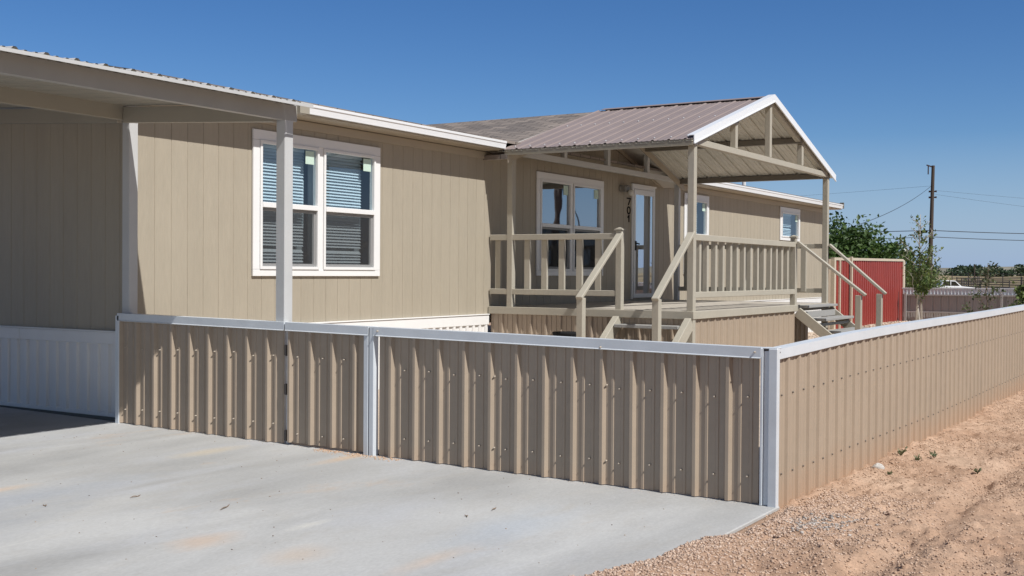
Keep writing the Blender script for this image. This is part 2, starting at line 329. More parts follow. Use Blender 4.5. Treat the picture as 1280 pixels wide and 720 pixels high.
FX = [-8, 0, .19, .96, 1.8, 2.7, 4.2, 6.1, 8.2, 10.8, 15, 30, 40]
FZ = [-.02, -.005, -.025, -.05, -.062, -.089, -.125, -.145, -.150, -.171, -.19, -.22, -.22]
def edge_y(x):   # where the gravel laps over the slab (slab edge itself is y=-0.05)
    return np.interp(x, [-6, -3, -2.4, -2.06, -1.6, -1.3, -1.1, -1.0, -0.9, 0], [0.75, 0.42, 0.31, 0.20, 0.06, 0.05, 0.05, -0.04, -0.12, -0.12])
def terrain(x, y):
    base = np.interp(x, FX, FZ)
    d = np.hypot(x + 7, y + 2.4)
    far = np.interp(d, [0, 45, 80, 115, 145, 210, 400, 700, 20000], [0, 0, -.45, -.95, -.95, .10, 1.25, 1.30, 1.30])
    w = sstep(35, 60, d); z = base * (1 - w) + far * w
    near = (1 - sstep(16, 40, d))
    # uneven sandy ground
    r = 0.034 * fbm(x * 1.1, y * 1.6, 4, 3) + 0.026 * fbm(x * 4.0, y * 6.5, 4, 9, 0.7) + 0.017 * fbm(x * 13, y * 16, 2, 19, .6)
    cl = fbm(x * 7, y * 11, 3, 21); r = r + 0.065 * np.clip(cl - 0.18, 0, 1) * (0.6 + 0.8 * vnoise(x * .9, y * .9, 5))
    # tyre ruts running alongside the fence
    for yc, amp, wd in ((-0.95, .050, .10), (-1.42, .038, .16), (-2.35, .04, .2)):
        yy = y - yc - 0.10 * fbm(x * .7, x * 0 + yc * 3, 2, 31) - 0.03 * fbm(x * 4, y * 3, 2, 37)
        g = np.exp(-(yy / wd) ** 2); r = r - amp * g * (0.5 + 0.7 * vnoise(x * 2.1, y * 0 + yc, 8)) + amp * 0.8 * np.exp(-((yy - wd * 1.35) / (wd * .55)) ** 2) * vnoise(x * 3.1, y * 2.0, 15)
    # soil banked against the fence foot
    r = r + 0.025 * np.exp(-((y + 0.03) / 0.16) ** 2) * sstep(.3, 1.2, x)
    r = r * near
    z = z + r
    # under the yard and slab keep it low
    inside = sstep(-0.02, 0.08, y) * sstep(0.0, 0.06, x) * (1 - sstep(29.4, 29.6, x)) * (1 - sstep(16, 17, y))
    z = z * (1 - inside) - 0.12 * inside
    # slab side: below slab, except where gravel spills over its edge
    sl_ = (x < 0.03) & (y > -0.35)
    ey = edge_y(x) + 0.035 * fbm(x * 6, x * 0 + 3, 3, 77)
    lap = sstep(0.0, 0.22, ey - y)
    top = 0.012 + 0.024 * lap + 0.010 * fbm(x * 8, y * 8, 3, 51)
    lowz = np.where(y < -0.05, np.minimum(z, -0.02), -0.10)
    sd = np.where(ey > y, np.maximum(lowz * (1 - sstep(-.03, .05, ey - y)) + top * sstep(-.03, .05, ey - y), -0.1), lowz)
    bl = sstep(-0.45, -0.16, y) * (1 - sstep(-0.01, 0.03, x)) * (1 - sstep(8, 16, -x))
    bl = bl * np.where(x > -1.0, sstep(-0.25, -0.10, y), 1)
    z = z * (1 - bl) + sd * bl
    deep = (x < -0.02) & (y > 0.9) & (x > -30) & (y < 18)
    z = np.where(deep, -0.12, z)
    return z

def axis(fine0, fine1, step, far, grow=1.18):
    a = list(np.arange(fine0, fine1 + 1e-6, step)); s = step; v = fine1
    while v < far: s *= grow; v += s; a.append(v)
    s = step; v = fine0
    while v > -far: s *= grow; v -= s; a.insert(0, v)
    return np.array(a)
X = axis(-3.6, 9.0, 0.022, 9000); Y = axis(-3.0, 0.55, 0.022, 9000)
gx, gy = np.meshgrid(X, Y, indexing='ij'); gz = terrain(gx, gy)
nx, ny = gx.shape
vs3 = np.stack([gx, gy, gz], -1).reshape(-1, 3)
i = np.arange(nx - 1)[:, None] * ny + np.arange(ny - 1)[None, :]
quads = np.stack([i, i + ny, i + ny + 1, i + 1], -1).reshape(-1, 4)
me = bpy.data.meshes.new("ground")
me.vertices.add(len(vs3)); me.vertices.foreach_set('co', vs3.ravel())
me.loops.add(quads.size); me.loops.foreach_set('vertex_index', quads.ravel().astype(np.int32))
me.polygons.add(len(quads)); me.polygons.foreach_set('loop_start', np.arange(0, quads.size, 4, dtype=np.int32)); me.polygons.foreach_set('loop_total', np.full(len(quads), 4, dtype=np.int32))
me.update(calc_edges=True); me.validate()
me.polygons.foreach_set('use_smooth', [True] * len(me.polygons))

def dirt_mat():
    mt, t, out = new_mat('reddish_sandy_soil'); N = t.nodes; L = t.links
    p = N.new("ShaderNodeBsdfPrincipled"); p.inputs['Roughness'].default_value = 0.95; p.inputs['Specular IOR Level'].default_value = 0.15; L.new(p.outputs[0], out.inputs[0])
    g = N.new("ShaderNodeNewGeometry")
    def noise(sc, det=6, ro=.6):
        n = N.new("ShaderNodeTexNoise"); n.inputs['Scale'].default_value = sc; n.inputs['Detail'].default_value = det; n.inputs['Roughness'].default_value = ro; L.new(g.outputs['Position'], n.inputs['Vector']); return n
    n1 = noise(0.9, 6); n2 = noise(4.5, 7, .75); n3 = noise(70, 4, .7); n4 = noise(0.012, 5)
    cr = N.new("ShaderNodeValToRGB"); e = cr.color_ramp.elements
    e[0].position = 0.30; e[0].color = (0.345, 0.22, 0.15, 1); e[1].position = 0.68; e[1].color = (0.51, 0.362, 0.262, 1)
    el = e.new(0.5); el.color = (0.43, 0.29, 0.203, 1)
    L.new(n1.outputs[0], cr.inputs[0])
    mr = N.new("ShaderNodeMapRange"); mr.inputs[1].default_value = .3; mr.inputs[2].default_value = .7; mr.inputs[3].default_value = .80; mr.inputs[4].default_value = 1.16; L.new(n2.outputs[0], mr.inputs[0])
    m3 = N.new("ShaderNodeMapRange"); m3.inputs[1].default_value = .3; m3.inputs[2].default_value = .7; m3.inputs[3].default_value = .74; m3.inputs[4].default_value = 1.24; L.new(n3.outputs[0], m3.inputs[0])
    mm = N.new("ShaderNodeMath"); mm.operation = 'MULTIPLY'; L.new(mr.outputs[0], mm.inputs[0]); L.new(m3.outputs[0], mm.inputs[1])
    sc = N.new("ShaderNodeVectorMath"); sc.operation = 'SCALE'; L.new(cr.outputs[0], sc.inputs[0]); L.new(mm.outputs[0], sc.inputs['Scale'])
    # far fields: dry straw and darker scrub, by distance from the yard
    ln = N.new("ShaderNodeVectorMath"); ln.operation = 'LENGTH'; L.new(g.outputs['Position'], ln.inputs[0])
    fr = N.new("ShaderNodeMapRange"); fr.inputs[1].default_value = 45; fr.inputs[2].default_value = 110; L.new(ln.outputs['Value'], fr.inputs[0])
    fc = N.new("ShaderNodeValToRGB"); q = fc.color_ramp.elements; q[0].position = .38; q[0].color = (0.12, 0.10, 0.065, 1); q[1].position = .62; q[1].color = (0.34, 0.27, 0.16, 1); L.new(n4.outputs[0], fc.inputs[0])
    mx = N.new("ShaderNodeMix"); mx.data_type = 'RGBA'; L.new(fr.outputs[0], mx.inputs[0]); L.new(sc.outputs[0], mx.inputs[6]); L.new(fc.outputs[0], mx.inputs[7])
    L.new(mx.outputs[2], p.inputs['Base Color'])
    hb = N.new("ShaderNodeMath"); hb.operation = 'MULTIPLY_ADD'; hb.inputs[1].default_value = 0.35; L.new(n3.outputs[0], hb.inputs[0]); L.new(n2.outputs[0], hb.inputs[2])
    bp_ = N.new("ShaderNodeBump"); bp_.inputs['Strength'].default_value = 0.7; bp_.inputs['Distance'].default_value = 0.02; L.new(hb.outputs[0], bp_.inputs['Height']); L.new(bp_.outputs[0], p.inputs['Normal'])
    return mt
me.materials.append(dirt_mat())
ground = bpy.data.objects.new("ground", me); COL.objects.link(ground); tag(ground, kind='structure')

# ------------------------------------------------------------------ concrete driveway
def concrete_mat():
    mt, t, out = new_mat('broomed_concrete'); N = t.nodes; L = t.links
    p = N.new("ShaderNodeBsdfPrincipled"); p.inputs['Roughness'].default_value = 0.72; p.inputs['Specular IOR Level'].default_value = 0.3; L.new(p.outputs[0], out.inputs[0])
    g = N.new("ShaderNodeNewGeometry")
    mp = N.new("ShaderNodeMapping"); mp.inputs['Scale'].default_value = (0.55, 1.25, 1); mp.inputs['Rotation'].default_value = (0, 0, 0.55); L.new(g.outputs['Position'], mp.inputs['Vector'])
    def noise(sc, det=6, ro=.6, off=0):
        n = N.new("ShaderNodeTexNoise"); n.inputs['Scale'].default_value = sc; n.inputs['Detail'].default_value = det; n.inputs['Roughness'].default_value = ro; n.inputs['Distortion'].default_value = 0.4
        if off:
            a = N.new("ShaderNodeVectorMath"); a.operation = 'ADD'; a.inputs[1].default_value = (off, off * 2.3, 0); L.new(mp.outputs[0], a.inputs[0]); L.new(a.outputs[0], n.inputs['Vector'])
        else: L.new(mp.outputs[0], n.inputs['Vector'])
        return n
    n1 = noise(0.75, 7, .55); n2 = noise(1.1, 6, .6, 7.3); n3 = noise(55, 4, .6); n4 = noise(1.0, 5, .65, 19.1); n5 = noise(3.2, 8, .75, 4.4)
    cr = N.new("ShaderNodeValToRGB"); e = cr.color_ramp.elements
    e[0].position = .36; e[0].color = (0.34, 0.34, 0.335, 1); e[1].position = .64; e[1].color = (0.48, 0.482, 0.475, 1); L.new(n1.outputs[0], cr.inputs[0])
    # bluish water marks and warm grey areas
    r2 = N.new("ShaderNodeMapRange"); r2.inputs[1].default_value = .52; r2.inputs[2].default_value = .70; r2.inputs[4].default_value = .8; L.new(n2.outputs[0], r2.inputs[0])
    m1 = N.new("ShaderNodeMix"); m1.data_type = 'RGBA'; L.new(r2.outputs[0], m1.inputs[0]); L.new(cr.outputs[0], m1.inputs[6]); m1.inputs[7].default_value = (0.44, 0.45, 0.47, 1)
    r5 = N.new("ShaderNodeMapRange"); r5.inputs[1].default_value = .50; r5.inputs[2].default_value = .72; r5.inputs[4].default_value = .35; L.new(n5.outputs[0], r5.inputs[0])
    m5 = N.new("ShaderNodeMix"); m5.data_type = 'RGBA'; L.new(r5.outputs[0], m5.inputs[0]); L.new(m1.outputs[2], m5.inputs[6]); m5.inputs[7].default_value = (0.38, 0.355, 0.315, 1)
    # red soil tracked onto the slab
    r4 = N.new("ShaderNodeMapRange"); r4.inputs[1].default_value = .615; r4.inputs[2].default_value = .76; r4.inputs[4].default_value = .75; L.new(n4.outputs[0], r4.inputs[0])
    m4 = N.new("ShaderNodeMix"); m4.data_type = 'RGBA'; L.new(r4.outputs[0], m4.inputs[0]); L.new(m5.outputs[2], m4.inputs[6]); m4.inputs[7].default_value = (0.50, 0.37, 0.26, 1)
    last = m4.outputs[2]
    def blob(cx, cy, rx, ry, col, amt, last, rot=0.0):
        mp2 = N.new("ShaderNodeMapping"); mp2.vector_type = 'TEXTURE'; mp2.inputs['Location'].default_value = (cx, cy, 0); mp2.inputs['Scale'].default_value = (rx, ry, 1e3); mp2.inputs['Rotation'].default_value = (0, 0, rot); L.new(g.outputs['Position'], mp2.inputs['Vector'])
        ln = N.new("ShaderNodeVectorMath"); ln.operation = 'LENGTH'; L.new(mp2.outputs[0], ln.inputs[0])
        ad = N.new("ShaderNodeMath"); ad.operation = 'MULTIPLY_ADD'; ad.inputs[1].default_value = 1.6; L.new(n5.outputs[0], ad.inputs[0]); L.new(ln.outputs['Value'], ad.inputs[2])
        r = N.new("ShaderNodeMapRange"); r.inputs[1].default_value = 1.75; r.inputs[2].default_value = 0.9; r.inputs[3].default_value = 0; r.inputs[4].default_value = amt; L.new(ad.outputs[0], r.inputs[0])
        mx = N.new("ShaderNodeMix"); mx.data_type = 'RGBA'; L.new(r.outputs[0], mx.inputs[0]); L.new(last, mx.inputs[6]); mx.inputs[7].default_value = (*col, 1); L.new(mx.outputs[2], last.node.inputs[6] if False else mx.inputs[8] if False else mx.inputs[6]) if False else None
        return mx.outputs[2]
    for b in STAINS: last = blob(*b, last)
    m3 = N.new("ShaderNodeMapRange"); m3.inputs[1].default_value = .3; m3.inputs[2].default_value = .7; m3.inputs[3].default_value = .92; m3.inputs[4].default_value = 1.07; L.new(n3.outputs[0], m3.inputs[0])
    sc = N.new("ShaderNodeVectorMath"); sc.operation = 'SCALE'; L.new(last, sc.inputs[0]); L.new(m3.outputs[0], sc.inputs['Scale'])
    L.new(sc.outputs[0], p.inputs['Base Color'])
    bp_ = N.new("ShaderNodeBump"); bp_.inputs['Strength'].default_value = 0.12; bp_.inputs['Distance'].default_value = 0.005; L.new(n3.outputs[0], bp_.inputs['Height']); L.new(bp_.outputs[0], p.inputs['Normal'])
    return mt
RAYC = CC
def on_z(px, py, z=0.0):
    d = CF + CR * ((px - 640) / 1440.0) + CU * ((360 - py) / 1440.0); t = (z - CC.z) / d.z; return CC + d * t
STAINS = []
for px, py, rx, ry, col, amt in [(255, 675, .30, .20, (0.52, 0.39, 0.29), .6), (375, 690, .30, .20, (0.50, 0.40, 0.31), .5), (262, 567, .5, .14, (0.52, 0.45, 0.34), .6),
                                 (60, 620, 1.1, .30, (0.36, 0.38, 0.41), .75), (200, 605, .5, .08, (0.30, 0.29, 0.27), .5), (5, 615, .35, .10, (0.60, 0.45, 0.33), .6),
                                 (385, 655, .22, .06, (0.56, 0.55, 0.51), .7), (540, 695, .5, .10, (0.55, 0.42, 0.32), .5), (440, 572, .6, .1, (0.55, 0.40, 0.27), .75), (640, 655, .9, .3, (0.40, 0.44, 0.49), .55)]:
    q = on_z(px, py, 0.03); STAINS.append((q.x, q.y, rx, ry, col, amt))
STAINS.append((-3.7, 2.93, 1.0, .012, (0.58, 0.57, 0.54), .6)); STAINS.append((-2.6, 2.93, 1.6, .010, (0.50, 0.49, 0.47), .35)); STAINS.append((-3.6, 3.6, 1.4, .65, (0.335, 0.35, 0.375), .7))
def slab_z(y): return 0.0112 * max(0.0, y)
M['concrete'] = concrete_mat()
mb = MB()
xs = [-26] + list(np.arange(-14, 0.001, 1.0)); xs[-1] = 0.035; ys = [-0.05, 0.0, 2.905, 2.925, 6.2, 9, 15]
# slab in two pours with a sawn joint between them
def slab(y0, y1, x1):
    lst = MB(); n = 24; A = []; B = []
    lst.prism([(-26, y0, -0.14), (x1, y0, -0.14), (x1, y0, slab_z(y0)), (-26, y0, slab_z(y0))], (0, 1e-4, 0)) if False else None
    lst.add([(-26, y0, -.14), (x1, y0, -.14), (x1, y1, -.14), (-26, y1, -.14), (-26, y0, slab_z(y0)), (x1, y0, slab_z(y0)), (x1, y1, slab_z(y1)), (-26, y1, slab_z(y1))],
            [(0, 3, 2, 1), (4, 5, 6, 7), (0, 1, 5, 4), (1, 2, 6, 5), (2, 3, 7, 6), (3, 0, 4, 7)])
    return lst
dw = MB()
for a, b in ((-0.05, 6.30), (6.308, 16)):
    s1 = slab(a, b, 0.035); dw.add(s1.v, s1.f)
dw.box((-26, 6.295, -0.1), (0.03, 6.315, 0.056))
drive = build('driveway', dw, 'concrete', bevel=0.006); tag(drive, kind='structure')

# yard gravel inside the fence
ymt = paint('pale_yard_gravel', (0.50, 0.40, 0.31), 0.9, 0.18, 25.0, 0.9, 45, var2=0.25, scale2=70)
yx = np.linspace(0.05, 32, 90); yy_ = np.linspace(0.06, 6.16, 24)
yard = MB(); A = [[(x, y, 0.02 + 0.03 * float(fbm(np.array(x * 1.3), np.array(y * 1.3), 3, 5)) + 0.005 * y) for y in yy_] for x in yx]
for r0, r1 in zip(A, A[1:]): yard.strip(r0, r1)
yo = build('yard_gravel', yard, ymt, smooth=True); tag(yo, kind='structure')

# far hills
hb = MB(); rows = []
for r, k in ((2400, 0.0), (2900, 0.75), (3600, 1.0), (5200, 0.7)):
    row = []
    for a in np.linspace(-60, 140, 160):
        t = math.radians(a); h = 16 + 16 * float(fbm(np.array(a * .12 + 50), np.array(r * .0004), 4, 7)) + 6
        row.append((CC.x + r * math.cos(t), CC.y + r * math.sin(t), (h * k if k else -8.0)))
    rows.append(row)
for a, b in zip(rows, rows[1:]): hb.strip(a, b)
hm = paint('dry_hill_scrub', (0.20, 0.185, 0.14), 0.95, 0.25, 0.004, var2=.15, scale2=.03)
ho = build('hills', hb, hm, smooth=True); tag(ho, kind='structure')

# ------------------------------------------------------------------ mobile home
HX0, HX1, HY, HY1 = 0.12, 21.85, 6.17, 14.6
house = thing('mobile_home', 'long tan mobile home with grey shingle roof, white gutters and white skirting behind the porch', 'house', (HX0, HY, 0.0))
ZS, ZW = 0.90, 3.115           # siding foot, soffit level
openings = [(1.72, 3.75, 1.44, 2.92), (7.49, 9.54, 1.45, 2.93), (10.70, 11.50, 1.06, 2.93), (12.93, 14.00, 1.48, 2.95), (18.35, 19.66, 2.26, 2.98)]
def siding_strip(mb, x0, x1, z0, z1, y=HY, top=None):
    P = [(x0, 0)]; k = math.ceil((x0 - 0.20) / 0.2032)
    while 0.20 + k * 0.2032 < x1 - 0.012:
        c = 0.20 + k * 0.2032
        if c - 0.005 > x0 + .002:
            w = 0.0045 if k % 6 else 0.0065
            P += [(c - w, 0), (c - w * .5, .0045), (c + w * .5, .0045), (c + w, 0)]
        k += 1
    P.append((x1, 0))
    zt = top or (lambda x: z1)
    mb.strip([(x, y + d, z0) for x, d in P], [(x, y + d, zt(x)) for x, d in P])
GA, GX, GZ, GS = 6.24, 9.02, 4.0, 0.318      # cross gable: left foot, ridge x, ridge z, slope
gable_top = lambda x: max(ZW, GZ - 0.10 - GS * abs(x - GX))
w = MB(); cuts = sorted({HX0, HX1, GA - .05, 11.80, GX} | {v for o in openings for v in o[:2]})
for a, b in zip(cuts, cuts[1:]):
    mid = (a + b) / 2; op = [o for o in openings if o[0] < mid < o[1]]
    if op:
        siding_strip(w, a, b, ZS, op[0][2]); siding_strip(w, a, b, op[0][3], ZW, top=gable_top)
    else: siding_strip(w, a, b, ZS, ZW, top=gable_top)
build('front_wall', w, 'siding', house, recalc=False)
# end wall (faces the carport)
w = MB(); RZ = lambda y: 3.235 + 0.185 * (min(y, 10.4) - 5.85) - 0.185 * max(0, y - 10.4)
P = [(HY + .001, 0)]; k = 1
while HY + k * .2032 < HY1:
    c = HY + k * .2032 - .06; P += [(c - .0045, 0), (c - .0022, .0035), (c + .0022, .0035), (c + .0045, 0)]; k += 1
P.append((HY1, 0))
w.strip([(HX0 + d, y, ZS) for y, d in P], [(HX0 + d, y, RZ(y) - .06) for y, d in P])
build('end_wall', w, 'siding_end', house, recalc=False)
w = MB(); w.box((HX0 + .02, HY1 - .1, .1), (HX1, HY1, 3.2)); build('rear_wall', w, 'siding_end', house)
w = MB(); w.prism([(HX1 - .02, HY + .02, .05), (HX1 - .02, HY1 - .11, .05), (HX1 - .02, HY1 - .11, RZ(HY1) - .06), (HX1 - .02, 10.4, RZ(10.4) - .06), (HX1 - .02, HY + .02, RZ(HY) - .06)], (.02, 0, 0)); build('end_wall', w, 'siding_end', house)
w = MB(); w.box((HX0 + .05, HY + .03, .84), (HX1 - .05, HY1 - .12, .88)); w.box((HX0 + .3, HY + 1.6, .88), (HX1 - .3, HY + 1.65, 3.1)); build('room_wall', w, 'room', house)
# skirting: white corrugated panel under a white band
def skirt(name, path_fn, n_dir, u0, u1, zb, zt):
    Pp = rib_profile(u0, u1, u0 + .06, period=.1524, h=.022, minor=0, mw=.032, top=.75)
    mb = MB(); mb.strip([path_fn(u, h, zb(u)) for u, h in Pp], [path_fn(u, h, zt) for u, h in Pp]); return build(name, mb, 'skirt_white', house, recalc=False)
skirt('skirting', lambda u, h, z: (u, HY - .004 - h, z), 0, HX0, 6.19, lambda u: .02, .775)
skirt('skirting', lambda u, h, z: (u, HY - .004 - h, z), 0, 12.0, HX1, lambda u: .02, .775)
skirt('skirting', lambda u, h, z: (HX0 - .004 - h, u, z), 0, HY + .08, HY1, lambda u: slab_z(u) + .035, .785)
w = MB(); w.box((HX0 - .02, HY - .03, .755), (6.185, HY - .002, .885)); w.box((HX0 - .02, HY - .042, .887), (6.185, HY - .002, .902)); build('skirt_band', w, 'white_vinyl', house, bevel=.003)
w = MB(); w.box((12.0, HY - .03, .755), (HX1, HY - .002, .885)); w.box((12.0, HY - .042, .887), (HX1, HY - .002, .902)); build('skirt_band', w, 'white_vinyl', house, bevel=.003)
w = MB()
yy0 = HY + .07
while yy0 < HY1:
    y1_ = min(yy0 + 1.52, HY1); w.box((HX0 - .034, yy0 + .002, .775), (HX0 - .002, y1_ - .002, .885)); yy0 = y1_
w.box((HX0 - .048, HY + .07, .887), (HX0 - .002, HY1, .902)); w.box((HX0 - .022, HY + .07, .015 + slab_z(7)), (HX0 - .003, HY1, .05 + slab_z(7.5)))
build('skirt_band', w, 'skirt_white', house, bevel=.003)
w = MB(); w.box((HX0 - .002, HY + .07, 0.03), (HX0 + .03, HY1, .2)); build('skirt_base', w, 'dark_steel', house)
w = MB(); w.box((HX0 - .016, HY - .018, .90), (HX0 + .075, HY + .0, 3.09)); w.box((HX0 - .016, HY + .002, .905), (HX0 - .001, HY + .09, 3.05)); build('corner_trim', w, 'trim_paint', house, bevel=.003)
# frieze board, soffit, gutters
w = MB(); w.box((HX0, HY - .022, 3.015), (GA - .005, HY - .002, 3.11)); build('frieze', w, 'trim_paint', house, bevel=.003)
w = MB(); w.box((11.70, HY - .022, 3.015), (HX1, HY - .002, 3.11)); build('frieze', w, 'trim_paint', house, bevel=.003)
w = MB(); w.prism([(GA - .004, HY - .024, 3.012), (GX, HY - .024, GZ - .19), (GX, HY - .024, GZ - .10), (GA - .004, HY - .024, 3.112)], (0, .022, 0)); w.prism([(11.72, HY - .024, 3.02), (GX + .001, HY - .024, GZ - .19), (GX + .001, HY - .024, GZ - .10), (11.72, HY - .024, 3.12)], (0, .022, 0)); build('rake_frieze', w, 'trim_paint', house)
w = MB(); w.box((-.15, 5.87, 3.117), (GA - .05, HY - .001, 3.132)); build('soffit', w, 'trim_paint', house)
w = MB(); w.box((11.85, 5.87, 3.117), (22.2, HY - .001, 3.132)); build('soffit', w, 'trim_paint', house)
w = MB(); w.box((GA - .06, 5.80, 3.10), (GA - .03, HY - .03, 3.135)); build('soffit_return', w, 'trim_paint', house)
def gutter(x0, x1):
    prof = [(5.875, 3.128), (5.785, 3.128), (5.782, 3.150), (5.776, 3.188), (5.766, 3.200), (5.764, 3.228), (5.775, 3.230), (5.779, 3.21), (5.86, 3.205), (5.875, 3.222)]
    mb = MB(); mb.strip([(x0, y + .045, z + .008) for y, z in prof], [(x1, y + .045, z + .008) for y, z in prof])
    for xx in (x0, x1 - .004): mb.prism([(xx, y + .045, z + .008) for y, z in prof], (.004, 0, 0))
    return mb
build('gutter', gutter(-.14, 6.09), 'gutter_white', house, recalc=False)
build('gutter', gutter(11.98, 22.15), 'gutter_white', house, recalc=False)
# main roof
def roof_plate(name, poly, mat, th=.05):
    mb = MB(); mb.prism(poly, (0, 0, -th)); return build(name, mb, mat, house)
roof = roof_plate('roof', [(-.16, 5.835, 3.255), (22.2, 5.835, 3.255), (22.2, 10.4, RZ(10.4) + .02), (-.16, 10.4, RZ(10.4) + .02)], 'shingle', .035)
roof_plate('roof', [(-.16, 10.402, RZ(10.4) + .02), (22.2, 10.402, RZ(10.4) + .02), (22.2, 15.0, 3.255), (-.16, 15.0, 3.255)], 'shingle', .035)
zl = GZ - GS * (GX - 6.05)
roof_plate('gable_roof', [(6.05, 5.79, zl), (6.05, 11.0, zl), (GX, 11.0, GZ), (GX, 5.79, GZ)], 'shingle_cross', .06)
roof_plate('gable_roof', [(GX + .001, 5.79, GZ), (GX + .001, 11.0, GZ), (11.99, 11.0, zl), (11.99, 5.79, zl)], 'shingle_cross', .06)
w = MB()
for sgn in (-1, 1):
    xe = GX + sgn * 2.9; w.prism([(GX, 5.80, GZ - .068), (xe, 5.80, GZ - .068 - GS * 2.9), (xe, HY - .026, GZ - .068 - GS * 2.9), (GX, HY - .026, GZ - .068)], (0, 0, -.014))
build('rake_soffit', w, paint('white_soffit', (.62, .59, .54), .5, .05, 2), house)
w = MB()
for sgn in (-1, 1):
    xe = GX + sgn * 2.95; w.prism([(GX, 5.775, GZ - .01), (xe, 5.775, GZ - .01 - GS * 2.95), (xe, 5.775, GZ - .12 - GS * 2.95), (GX, 5.775, GZ - .12)], (0, .014, 0))
build('rake_board', w, 'trim_paint', house)
w = MB(); w.tube([(18.25, 7.0, 3.3), (18.25, 7.0, 3.70)], .045, 12); build('vent_pipe', w, 'vent', house)
w = MB(); w.box((22.13, 5.80, 3.14), (22.17, 5.9, 3.29)); build('gutter_cap', w, 'dark_steel', house)

# windows
def window(x0, x1, z0, z1, panes, name_suffix='', glass_u='glass', glass_l='glass_low', blind=True, trim_mat='white_vinyl', hung=True, blind_gap=0.0, label=None):
    """outer trim rectangle x0..x1, z0..z1; panes = number of side by side units"""
    y = HY; tr = .095
    mb = MB()
    mb.box((x0, y - .028, z1 - tr - .01), (x1, y - .003, z1)); mb.box((x0, y - .028, z0), (x1, y - .003, z0 + .07))
    mb.box((x0, y - .0275, z0 + .072), (x0 + tr, y - .003, z1 - tr - .012)); mb.box((x1 - tr, y - .0275, z0 + .072), (x1, y - .003, z1 - tr - .012))
    win = build('window', mb, trim_mat, house, bevel=.003)
    if label: win['label'] = label
    ix0, ix1, iz0, iz1 = x0 + tr, x1 - tr, z0 + .07, z1 - tr - .01
    mul = .075 if panes == 2 else 0
    units = [(ix0, ix1)] if panes == 1 else [(ix0, (ix0 + ix1) / 2 - mul / 2), ((ix0 + ix1) / 2 + mul / 2, ix1)]
    if panes == 2:
        mm = MB(); mm.box(((ix0 + ix1) / 2 - mul / 2 + .002, y - .022, iz0), ((ix0 + ix1) / 2 + mul / 2 - .002, y + .03, iz1)); build('mullion', mm, trim_mat, win)
    for a, b in units:
        zc = (iz0 + iz1) / 2 if hung else None
        fr = MB(); t = .032
        def ring(x_0, x_1, z_0, z_1, yf, yb, tt):
            fr.box((x_0, yf, z_0), (x_0 + tt, yb, z_1)); fr.box((x_1 - tt, yf, z_0), (x_1, yb, z_1)); fr.box((x_0 + tt + .001, yf, z_1 - tt), (x_1 - tt - .001, yb, z_1)); fr.box((x_0 + tt + .001, yf, z_0), (x_1 - tt - .001, yb, z_0 + tt))
        ring(a + .001, b - .001, iz0 + .001, iz1 - .001, y - .040, y + .035, t)
        if hung:
            fr.box((a + t + .001, y - .046, zc - .025), (b - t - .001, y + .02, zc + .03))
            ring(a + t + .002, b - t - .002, iz0 + t + .002, zc - .027, y - .012, y + .02, .03)
        build('window_frame', fr, trim_mat, win, bevel=.003)
        g = MB(); zl_ = (zc + .03) if hung else iz0 + t; g.add([(a + t, y - .004, zl_), (b - t, y - .004, zl_), (b - t, y - .004, iz1 - t), (a + t, y - .004, iz1 - t)], [(0, 1, 2, 3)]); build('pane', g, glass_u, win, recalc=False)
        if hung:
            g = MB(); g.add([(a + t + .03, y + .010, iz0 + t + .03), (b - t - .03, y + .010, iz0 + t + .03), (b - t - .03, y + .010, zc - .055), (a + t + .03, y + .010, zc - .055)], [(0, 1, 2, 3)]); build('pane', g, glass_l, win, recalc=False)
            sc = MB(); sc.add([(a + t + .004, y - .020, iz0 + t + .004), (b - t - .004, y - .020, iz0 + t + .004), (b - t - .004, y - .020, zc - .027), (a + t + .004, y - .020, zc - .027)], [(0, 1, 2, 3)]); build('screen', sc, 'screen', win)
        if blind:
            bl = MB(); zz = iz0 + .06; bx1 = b - t - .02 - blind_gap; n = 0
            while zz < iz1 - .05:
                if not (iz0 + .22 < zz < iz0 + .30 and n % 2) : 
                    tilt = .46 + .05 * math.sin(n * 1.7); dz = .024 * tilt
                    bl.add([(a + t + .012, y + .075, zz - dz), (bx1, y + .075, zz - dz + random.uniform(-.003, .003)), (bx1, y + .105, zz + dz + .012), (a + t + .012, y + .105, zz + dz + .012)], [(0, 1, 2, 3)])
                zz += .0345; n += 1
            bl.box((a + t + .01, y + .07, iz1 - .06), (bx1, y + .11, iz1 - .03))
            build('blind', bl, 'blind', win, recalc=False)
            bb = MB(); bb.box((a + .002, y + .20, iz0), (b - .002, y + .21, iz1)); build('added_backing', bb, 'blind_back', win)  # pale panel added behind the slats to brighten their gaps
        st = MB(); st.box((b - t - .17, y - .0085, iz1 - t - .16), (b - t - .03, y - .0068, iz1 - t - .015)); build('sticker', st, 'sticker', win)
    return win
window(1.675, 3.785, 1.415, 2.945, 2, blind_gap=.085)
window(7.465, 9.585, 1.425, 2.955, 2, glass_u='glass_porch', glass_l='glass_porch_low', blind=False)
window(12.87, 14.06, 1.455, 2.975, 1, blind_gap=.2)
window(18.30, 19.71, 2.243, 3.0, 1, blind_gap=.2, hung=False)

